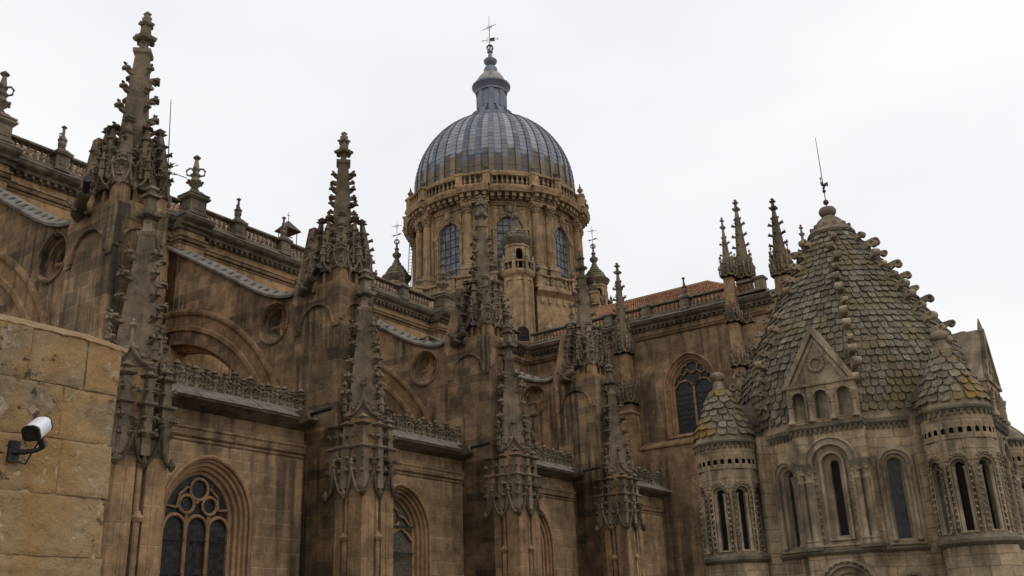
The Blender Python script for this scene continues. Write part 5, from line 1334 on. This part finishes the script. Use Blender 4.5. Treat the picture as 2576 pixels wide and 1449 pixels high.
def tower():
    DZ = .2
    t = thing('lantern_tower', 'romanesque lantern tower with stone scaled cone and round corner turrets, at right', 'tower', (TX, TY, GZ-DZ))
    rnd = random.Random(11)
    def build(b, n, m_, par=None, **kw):
        o = b.build(n, m_, par or t, **kw)
        if par is None: o.location = (0, 0, -GZ)
        return o
    conep = [(16.45, .42), (15.5, .98), (14.7, 1.5), (13.5, 2.24), (12.2, 2.98), (10.6, 3.92), (9.6, 4.42), (8.8, 4.66), (7.8, 4.74), (6.8, 4.76), (6.0, 4.76)]
    def cr_(z):
        for (z1, r1), (z0, r0) in zip(conep, conep[1:]):
            if z0 <= z <= z1: return r0+(r1-r0)*(z-z0)/(z1-z0)
        return conep[0][1] if z > 16 else conep[-1][1]
    RIB = R(195)
    def rf(a):
        x = ((a-RIB+pi/8) % (pi/4))-pi/8          # 0 on a rib
        o = cos(pi/8)/cos(abs(abs(x)-pi/8)); return .45*1+.55*o-.0
    b = B(); rings = []
    for z, r in conep[:-1]: rings.append([((r-.02)*rf(2*pi*k/96)*cos(2*pi*k/96), (r-.02)*rf(2*pi*k/96)*sin(2*pi*k/96), z) for k in range(96)])
    b.loft(rings, True); build(b, 'cone_core', 'roman_carved')
    b = B(); tint = []
    scales(b, tint, cr_, None, rf, .29, .305, rnd, 7.2, 15.75)
    cone = build(b, 'scale_roof', 'slate', tints=tint)
    for k in range(8):
        a = RIB+k*pi/4
        if cos(a-R(193.6)) < -.3: continue
        z = 15.0; 
        while z > 7.6:
            if rnd.random() < .07: z -= .56; continue
            r = cr_(z)*rf(a); o = SCR.put(cone, (r+.02)*cos(a), (r+.02)*sin(a), z, a+rnd.uniform(-.35, .35), rnd.uniform(.62, .95))
            z -= .56*rnd.uniform(.9, 1.1)
    b = B(); b.lathe([(.95, 15.42), (1.0, 15.5), (.78, 15.8), (.72, 15.86), (.46, 16.2), (.24, 16.38), (.2, 16.44)], 20)
    for k in range(12): a = k*pi/6; b.M = Matrix.Rotation(a, 4, 'Z'); b.box(.7, -.07, 15.62, .86, .07, 15.85)
    b.M = None; build(b, 'cone_cap', 'carved').location.z += DZ
    b = B(); b.lathe([(.2, 16.38), (.3, 16.44), (.36, 16.55), (.37, 16.66), (.3, 16.78), (.14, 16.84), (.02, 16.86)], 18); build(b, 'bun_finial', 'carved').location.z += DZ
    # four sides
    for k in range(4):
        ph = pi+k*pi/2
        def fr(a, d): return Frame((d*cos(a), d*sin(a), 0), (-sin(a), cos(a), 0), (-cos(a), -sin(a), 0))
        F = fr(ph, 4.9)
        b = B(); W_ = 1.28
        panel(b, F, -W_, W_, 2.4, 6.65, arch(.66, 2.62, 5.38, 1., 9), 0)
        for s in (-1, 1): b.poly([F(s*W_, GZ), F(s*W_, 6.65), F(s*W_, 6.65, .9), F(s*W_, GZ, .9)])
        panel(b, F, -W_, W_, GZ, 2.3, arch(.78, -1.5, 1.1, 1., 8), 0)
        for s in (-1, 1):
            G = fr(ph+s*R(25.5), 4.55); u0, u1 = (-.95, .95)
            panel(b, G, u0, u1, 2.4, 6.65, arch(.38, 2.62, 5.2, 1., 8), 0); panel(b, G, u0, u1, GZ, 2.3, arch(.3, -1.2, 1.2, 1., 6), 0)
        build(b, 'wall', 'roman')
        b = B()
        mould(b, F, 0, .66, 2.62, 5.38, 1., [(-.3, 0), (-.3, -.07), (-.24, -.1), (-.2, -.03), (-.14, -.03), (-.12, -.1), (0, -.1), (.02, .08), (.2, .12), (.22, .0), (.3, .0), (.32, .28), (.5, .36), (.52, .62)], 10)
        w1 = build(b, 'window', 'roman_carved')
        b = B(); fillp(b, F, 0, arch(.66, 2.62, 5.38, 1., 10, .50), .5); build(b, 'slit_glass_or_void', 'void', w1)  # no glass here: near-black sheet paints the dark behind the slit
        b = B(); mould(b, F, 0, .78, -1.5, 1.1, 1., [(-.26, 0), (-.26, -.08), (-.16, -.12), (-.12, 0), (0, -.06), (.02, .12), (.2, .14), (.22, .3)], 9); fillp(b, F, 0, arch(.78, -1.5, 1.1, 1., 9, .2), .28)
        for q in range(13): a = pi*q/12; p = F(.93*cos(a), 1.1+.93*sin(a), -.1); b.ball(p[0], p[1], p[2], .06, 5)
        build(b, 'low_arch', 'roman_carved')
        for s in (-1, 1):
            G = fr(ph+s*R(25.5), 4.55)
            b = B(); mould(b, G, 0, .38, 2.62, 5.2, 1., [(-.26, 0), (-.26, -.06), (-.2, -.1), (-.12, -.1), (-.1, -.02), (0, -.02), (.02, .1), (.12, .12), (.14, .3), (.19, .4)], 9)
            for q in (-1, 1):
                p = G(q*.42, 0, -.04); b.lathe([(.1, 2.6), (.13, 2.66), (.1, 2.74), (.075, 2.78), (.075, 4.72), (.1, 4.76), (.075, 4.8), (.11, 5.0), (.14, 5.12)], 8, p[0], p[1])
                b.M = None
            w2 = build(b, 'window', 'roman_carved')
            b = B(); fillp(b, G, 0, arch(.38, 2.62, 5.2, 1., 9, .17), .34); build(b, 'slit_glass_or_void', 'glass_dark', w2)
            b = B(); mould(b, G, 0, .3, -1.2, 1.2, 1., [(-.22, 0), (-.22, -.07), (-.1, -.1), (0, -.05), (.02, .2)], 8); fillp(b, G, 0, arch(.3, -1.2, 1.2, 1., 8, .02), .18); build(b, 'low_arch', 'roman_carved')
            # paired columns between the bays
            for u in (.86, 1.14):
                p = F(s*u, 0, -.06)
                b = B(); b.lathe([(.17, 2.56), (.17, 2.64), (.14, 2.7), (.16, 2.76), (.12, 2.82), (.115, 4.72), (.145, 4.76), (.145, 4.8), (.12, 4.83), (.13, 5.0), (.2, 5.18), (.22, 5.22)], 10, p[0], p[1])
                for q in range(4): b.ball(p[0]+.15*cos(q*pi/2+.6), p[1]+.15*sin(q*pi/2+.6), 5.08, .06, 5)
                build(b, 'column', 'roman_carved')
            b = B(); b.box(-.32, -.2, 5.22, .32, .3, 5.34); b.box(-.28, -.16, 5.34, .28, .3, 5.42); o = build(b, 'impost', 'mossy'); c_ = F(s*1.0, 0, 0); o.location = (c_[0], c_[1], -GZ); o.rotation_euler = (0, 0, ph+pi/2)
            b = B(); b.box(-.36, -.24, 2.44, .36, .3, 2.56); o = build(b, 'column_plinth', 'mossy'); o.location = (c_[0], c_[1], -GZ); o.rotation_euler = (0, 0, ph+pi/2)
            b = B()
            for q in range(11):
                p = F(s*.62, 2.85+q*.23, -.04); b.ball(p[0], p[1], p[2], .05, 5)
                p = G(-s*.86, 2.85+q*.23, -.02)
            for q in range(12):      # sawtooth ornament on the strip by the turret
                p = G(s*.78, 5.55+q*.09, -.03); b.ball(p[0], p[1], p[2], .06, 4)
            build(b, 'ball_trim', 'roman_carved')
            b = B(); p = G(s*.8, 0, .0); b.lathe([(.15, 2.5), (.12, 2.7), (.12, 4.8), (.16, 5.1), (.17, 5.3)], 8, p[0], p[1]); build(b, 'column', 'roman_carved')
        # gabled dormer with a three arch arcade
        D = fr(ph, 5.0); b = B(); hw = 1.24
        for q in range(3): panel(b, D, -hw+q*hw*2/3, -hw+(q+1)*hw*2/3, 6.86, 8.22, arch(.24, 6.98, 7.78, 1., 7), -hw+(q+.5)*hw*2/3)
        for s in (-1, 1): b.poly([D(s*hw, 6.86), D(s*hw, 8.22), D(s*hw, 8.22, 1.6), D(s*hw, 6.86, 1.6)])
        dm = build(b, 'dormer', 'roman')
        b = B()
        for q in range(3):
            uc = -hw+(q+.5)*hw*2/3; mould(b, D, uc, .24, 6.98, 7.78, 1., [(-.06, 0), (-.06, -.03), (0, -.03), (.0, .32)], 7); fillp(b, D, uc, arch(.24, 6.98, 7.78, 1., 7, 0), .3)
        for q in range(4):
            p = D(-hw+.08+q*(hw*2-.16)/3, 0, -.02); b.lathe([(.14, 6.9), (.14, 6.98), (.09, 7.04), (.075, 7.08), (.075, 7.5), (.11, 7.53), (.08, 7.56), (.13, 7.72), (.15, 7.8)], 8, p[0], p[1])
        build(b, 'arcade', 'roman_carved', dm)
        b = B(); ax = 10.45; gb = 8.3; gw = 1.34
        b.poly([D(-gw+.1, gb, .06), D(gw-.1, gb, .06), D(0, ax-.12, .06)])
        for s in (-1, 1):
            L0 = [D(s*gw, gb-.05, -.08), D(s*gw*.86, gb-.05, -.08), D(0, ax-.32, -.08), D(0, ax, -.08)]
            L1 = [D(s*gw, gb-.05, .1), D(s*gw*.86, gb-.05, .1), D(0, ax-.32, .1), D(0, ax, .1)]
            b.add(L0+L1, [(0, 1, 2, 3), (1, 5, 6, 2), (0, 4, 7, 3), (0, 1, 5, 4)])
            L0 = [D(s*gw*.8, gb, 0), D(s*gw*.66, gb, 0), D(0, ax-.62, 0), D(0, ax-.44, 0)]; L1 = [D(s*gw*.8, gb, .07), D(s*gw*.66, gb, .07), D(0, ax-.62, .07), D(0, ax-.44, .07)]
            b.add(L0+L1, [(0, 1, 2, 3), (1, 5, 6, 2), (0, 4, 7, 3)])
            b.poly([D(s*gw, gb-.05, -.06), D(0, ax, -.06), D(0, ax, 3.2), D(s*gw, gb-.05, 3.2)])
        b.box(0, 0, 0, 0, 0, 0) if False else None
        p0 = [D(-gw, 8.2, -.08), D(gw, 8.2, -.08), D(gw, 8.3, -.1), D(-gw, 8.3, -.1), D(-gw, 8.2, .3), D(gw, 8.2, .3), D(gw, 8.3, .3), D(-gw, 8.3, .3)]
        b.add(p0, [(0, 1, 2, 3), (0, 1, 5, 4), (3, 2, 6, 7), (0, 3, 7, 4), (1, 2, 6, 5)])
        build(b, 'gable', 'roman_carved', dm)
        b = B(); c_ = D(0, 9.0, 0)
        for q in range(14):
            a = 2*pi*q/14; p = D(.27*cos(a), 9.0+.27*sin(a), .02); b.ball(p[0], p[1], p[2], .065, 6)
        rr_ = [[D(r*cos(2*pi*q/18), 9.0+r*sin(2*pi*q/18), d) for q in range(18)] for r, d in ((.3, .06), (.29, -.02), (.2, -.02), (.19, .1))]; b.loft(rr_, True); build(b, 'rosette', 'roman_carved', dm)
        if k == 1: b = B(); p = D(0, 0, .05); b.sq([(.1, ax-.1), (.07, ax+.12), (.02, ax+.42)], p[0], p[1]); build(b, 'spike', 'roman_carved', dm)
        # cornices: string course, top cornice, arc by arc
        for z0, z1, o, mt in ((2.28, 2.44, .16, 0), (6.62, 6.84, .14, 0)):
            b = B()
            for G, L in ((F, 1.34), (fr(ph+R(25.5), 4.55), .98), (fr(ph-R(25.5), 4.55), .98)):
                q = [G(-L, z0, .2), G(L, z0, .2), G(L, z0, -o*.5), G(-L, z0, -o*.5), G(-L, z0+.08, -o), G(L, z0+.08, -o), G(-L, z1, -o), G(L, z1, -o), G(-L, z1+.03, .9), G(L, z1+.03, .9)]
                b.add(q, [(0, 1, 2, 3), (3, 2, 5, 4), (4, 5, 7, 6), (6, 7, 9, 8), (0, 3, 4, 6, 8), (1, 9, 7, 5, 2)])
                if z0 > 5:
                    nn = int(L*2/.17)
                    for i in range(nn):
                        u = -L+(i+.5)*2*L/nn; v = [G(u-.045, z0-.13, -.09), G(u+.045, z0-.13, -.09), G(u+.045, z0+.02, -.12), G(u-.045, z0+.02, -.12), G(u-.045, z0-.13, .02), G(u+.045, z0-.13, .02), G(u+.045, z0+.02, .02), G(u-.045, z0+.02, .02)]
                        b.add(v, [(0, 1, 2, 3), (0, 1, 5, 4), (1, 2, 6, 5), (0, 3, 7, 4)])
            build(b, 'cornice' if z0 > 5 else 'string_course', 'mossy')
        # corner turret
        an = ph+pi/4; cx, cy = 5.9*cos(an), 5.9*sin(an)
        b = B(); r = 1.13
        b.lathe([(r, GZ), (r, 2.3)], 32); b.lathe([(r, 5.62), (r, 5.72)], 32); b.lathe([(r, 6.12), (r, 6.5)], 32)
        for q in range(8):
            a = ph+q*pi/4; Fq = fr(a, 1.07); hw_ = 1.07*math.tan(pi/8)
            panel(b, Fq, -hw_, hw_, 2.4, 5.7, arch(.25, 2.66, 4.72, 1., 7), 0)
        for q in range(26):
            a = 2*pi*q/26; Fq = fr(a, r*cos(pi/26)); hw_ = r*sin(pi/26)
            panel(b, Fq, -hw_, hw_, 5.7, 6.14, arch(.075, 5.8, 5.9, 1.25, 4), 0)
        ow = b.build('corner_turret', 'roman_cyl', t); ow.location = (cx, cy, -GZ)
        b = B(); b.lathe([(.98, 5.6), (.98, 6.3)], 20); b.lathe([(.76, 2.5), (.76, 5.4)], 16); b.build('dark_interior', 'void', ow)
        b = B()
        for q in range(8):
            a = ph+q*pi/4; Fq = fr(a, 1.07); mould(b, Fq, 0, .25, 2.66, 4.72, 1., [(-.03, -.04), (0, -.03), (.0, .12), (.08, .14), (.09, .3)], 7)
            rr_ = arch(.36, 2.66, 4.72, 1., 7); b.tube([Fq(x, z, -.02) for x, z in rr_], .035, 5)
            for e in (-1, 1):
                p = Fq(e*.19, 0, .06); b.lathe([(.1, 2.62), (.07, 2.74), (.065, 4.6), (.1, 4.72)], 7, p[0], p[1])
                for i in range(10): p = Fq(e*.33, 2.8+i*.2, -.05); b.ball(p[0], p[1], p[2], .045, 5)
            for i in range(9): a2 = pi*i/8; p = Fq(.34*cos(a2), 4.8+.34*sin(a2), -.05); b.ball(p[0], p[1], p[2], .05, 5)
        b.build('arcade', 'roman_carved', ow)
        b = B(); b.lathe([(1.1, 2.2), (1.2, 2.26), (1.28, 2.34), (1.28, 2.44), (1.16, 2.56), (1.0, 2.6)], 32); b.build('string_course', 'mossy', ow); b = B(); b.lathe([(1.1, 6.46), (1.17, 6.54), (1.24, 6.62), (1.24, 6.68), (1.1, 6.74)], 32)
        for q in range(34): a = 2*pi*q/34; b.M = Matrix.Rotation(a, 4, 'Z'); b.box(1.1, -.045, 6.4, 1.2, .045, 6.56)
        b.M = None; b.build('cornice', 'mossy', ow)
        tp = [(6.7, 1.17), (7.1, 1.08), (7.6, .88), (8.1, .66), (8.6, .42), (8.9, .27), (9.2, .2)]
        if k == 1: tp = [(6.7+(z-6.7)*.45, r_) for z, r_ in tp]
        def tr(z):
            for (z0, r0), (z1, r1) in zip(tp, tp[1:]):
                if z0 <= z <= z1: return r0+(r1-r0)*(z-z0)/(z1-z0)
            return tp[-1][1] if z > 7 else tp[0][1]
        b = B(); tint = []
        scales(b, tint, tr, None, lambda a: 1., .27, .38, rnd, 6.95, 8.75, .06, .1)
        if k == 1:
            b = B(); tint = [.2]*62; b.lathe([(r_, z) for z, r_ in tp], 10)
            tint = [.2]*len(b.f)
        rf_ = b.build('cone_roof', 'slate_yellow', ow, tints=tint)
        b = B(); b.lathe([(r_-.02, z) for z, r_ in tp], 20); b.lathe([(.3, 8.78), (.33, 8.84), (.2, 8.95), (.16, 9.1)] if k != 1 else [(.2, 7.6), (.1, 7.8)], 12); b.build('core', 'roman_carved', rf_)
        b = B(); b.lathe([(.1, 9.17), (.2, 9.21), (.3, 9.31), (.31, 9.42), (.24, 9.52), (.1, 9.58), (.02, 9.59)], 14); b.build('bun_finial', 'roman_carved', rf_).location.z = -1.6 if k == 1 else 0
        b = B(); arcblock(b, [(4.2, GZ), (5.1, GZ), (5.1, 6.8), (4.2, 6.8)], an-R(11.5), an+R(11.5), 3); build(b, 'corner_wall', 'roman')
        # stone block tying turret cone to the main cone
        b = B(); b.M = Matrix.Rotation(an, 4, 'Z'); b.extr([(-.62, 6.8), (-.62, 7.55), (-.3, 8.0), (.0, 8.25), (.3, 8.0), (.62, 7.55), (.62, 6.8)], 0, 3.6, 5.35)
        b.extr([(-.7, 7.3), (-.72, 7.42), (.72, 7.42), (.7, 7.3)], 0, 3.6, 5.42); b.extr([(-.68, 7.05), (-.7, 7.15), (.7, 7.15), (.68, 7.05)], 0, 3.6, 5.4); b.M = None
        build(b, 'tie_block', 'mossy')
    return t
tower()
def cock(loc):
    t = thing('weathercock', 'iron weathercock on balls with tall thin rod, atop the scaled cone', 'weather vane', loc)
    b = B(); b.lathe([(.022, -.1), (.02, 1.4), (.012, 3.4)], 6); b.build('rod', 'iron', t)
    b = B(); b.ball(0, 0, .22, .125, 10); b.ball(0, 0, .76, .08, 8); b.ball(0, 0, .9, .06, 8); b.build('ball', 'rust', t)
    a = AZ-pi/2; c, n = cos(a), sin(a)
    b = B(); b.tube([(-.06*c, -.06*n, 1.32), (-.07*c, -.07*n, 1.18), (-.03*c, -.03*n, 1.08), (.05*c, .05*n, 1.03), (.12*c, .12*n, 1.1), (.17*c, .17*n, 1.17), (.2*c, .2*n, .98)], [.025, .04, .08, .09, .07, .06, .02], 6)
    b.ball(-.075*c, -.075*n, 1.38, .045, 6); b.build('cock', 'rust', t)
cock((TX, TY, 16.85))

# ------------------------------------------------------------------ small things on the roofs
t = thing('bell_frame', 'little bell under a rusty pyramid roof on thin posts, above the nave balustrade', 'bell', (38.0, 43.2, 22.4))
b = B(); b.add([(-.62, -.62, 2.05), (.62, -.62, 2.05), (.62, .62, 2.05), (-.62, .62, 2.05), (0, 0, 2.85), (-.55, -.55, 2.02), (.55, -.55, 2.02), (.55, .55, 2.02), (-.55, .55, 2.02)], [(0, 1, 4), (1, 2, 4), (2, 3, 4), (3, 0, 4), (0, 1, 6, 5), (1, 2, 7, 6), (2, 3, 8, 7), (3, 0, 5, 8), (5, 6, 7, 8)]); b.build('roof', 'rust', t)
for x, y in ((-.42, -.42), (.42, -.42), (.42, .42), (-.42, .42)):
    b = B(); b.tube([(x, y, -.4), (x*.95, y*.95, 2.05)], .03, 5); b.build('post', 'iron', t)
b = B(); b.tube([(-.42, 0, 1.75), (.42, 0, 1.75)], .035, 5); b.tube([(.42, -.42, 1.2), (1.3, -.6, -.4)], .015, 4); b.build('brace', 'iron', t)
b = B(); b.lathe([(.32, .95), (.28, 1.0), (.2, 1.2), (.17, 1.45), (.1, 1.55), (.05, 1.7)], 12); b.build('bell', 'iron', t)
b = B(); b.tube([(0, 0, 2.8), (0, 0, 3.4)], .018, 4); b.tube([(-.14, 0, 3.2), (.14, 0, 3.2)], .018, 4); b.build('cross', 'iron', t)

def ladder():
    t = thing('ladder', 'thin iron ladder leaning against the left side of the drum', 'ladder', (63.2, 55.2, 29.5))
    b = B()
    for s in (0, .32): b.tube([(s*.57, -s*.82, 0), (.35+s*.57, -.1-s*.82, 6.6)], .035, 4)
    b.build('rail', 'iron', t)
    for k in range(20):
        f = (k+.5)/20; b = B(); b.tube([(.35*f, -.1*f, 6.6*f), (.35*f+.18, -.1*f-.26, 6.6*f)], .025, 4); b.build('rung', 'iron', t)
ladder()
tag(B().tube([(19.6, 29.1, 14.2), (19.57, 29.1, 16.18), (19.37, 29.1, 20.05)], [.03, .028, .014], 5).build('lightning_rod', 'iron'), 'thin lightning rod beside the tallest pinnacle at left', 'lightning rod')
t = thing('roof_antenna', 'small spiky branched iron fitting right of the tallest pinnacle', 'aerial', (19.62, 29.1, 16.9))
b = B()
for k in range(7):
    a = k*.9; b.tube([(0, 0, .05*k), (.3*cos(a), .3*sin(a), .05*k+.08)], .014, 4); b.tube([(.22*cos(a), .22*sin(a), .05*k+.06), (.26*cos(a+.4), .26*sin(a+.4), .05*k+.16)], .012, 4)
b.tube([(0, 0, -.3), (0, 0, .5)], .018, 4); b.tube([(0, 0, .1), (.62, -.25, -.02)], .018, 4); b.build('branches', 'iron', t)
def pigeon(loc, rz, label):
    t = thing('pigeon', label, 'bird', loc, rz)
    b = B(); b.tube([(-.3, 0, .05), (-.16, 0, .09), (0, 0, .12), (.1, 0, .15), (.15, 0, .22), (.19, 0, .26), (.23, 0, .25)], [.03, .06, .085, .07, .045, .04, .01], 8); b.build('body', 'feather', t, smooth=80)
    for s in (-1, 1):
        b = B(); b.tube([(.07, s*.07, .14), (-.1, s*.085, .11), (-.26, s*.03, .06)], [.03, .04, .012], 6); b.build('wing', 'feather', t, smooth=80)
pigeon((39.45, 33.25, 15.52), R(-60), 'grey pigeon resting on the pale coping of the third buttress')
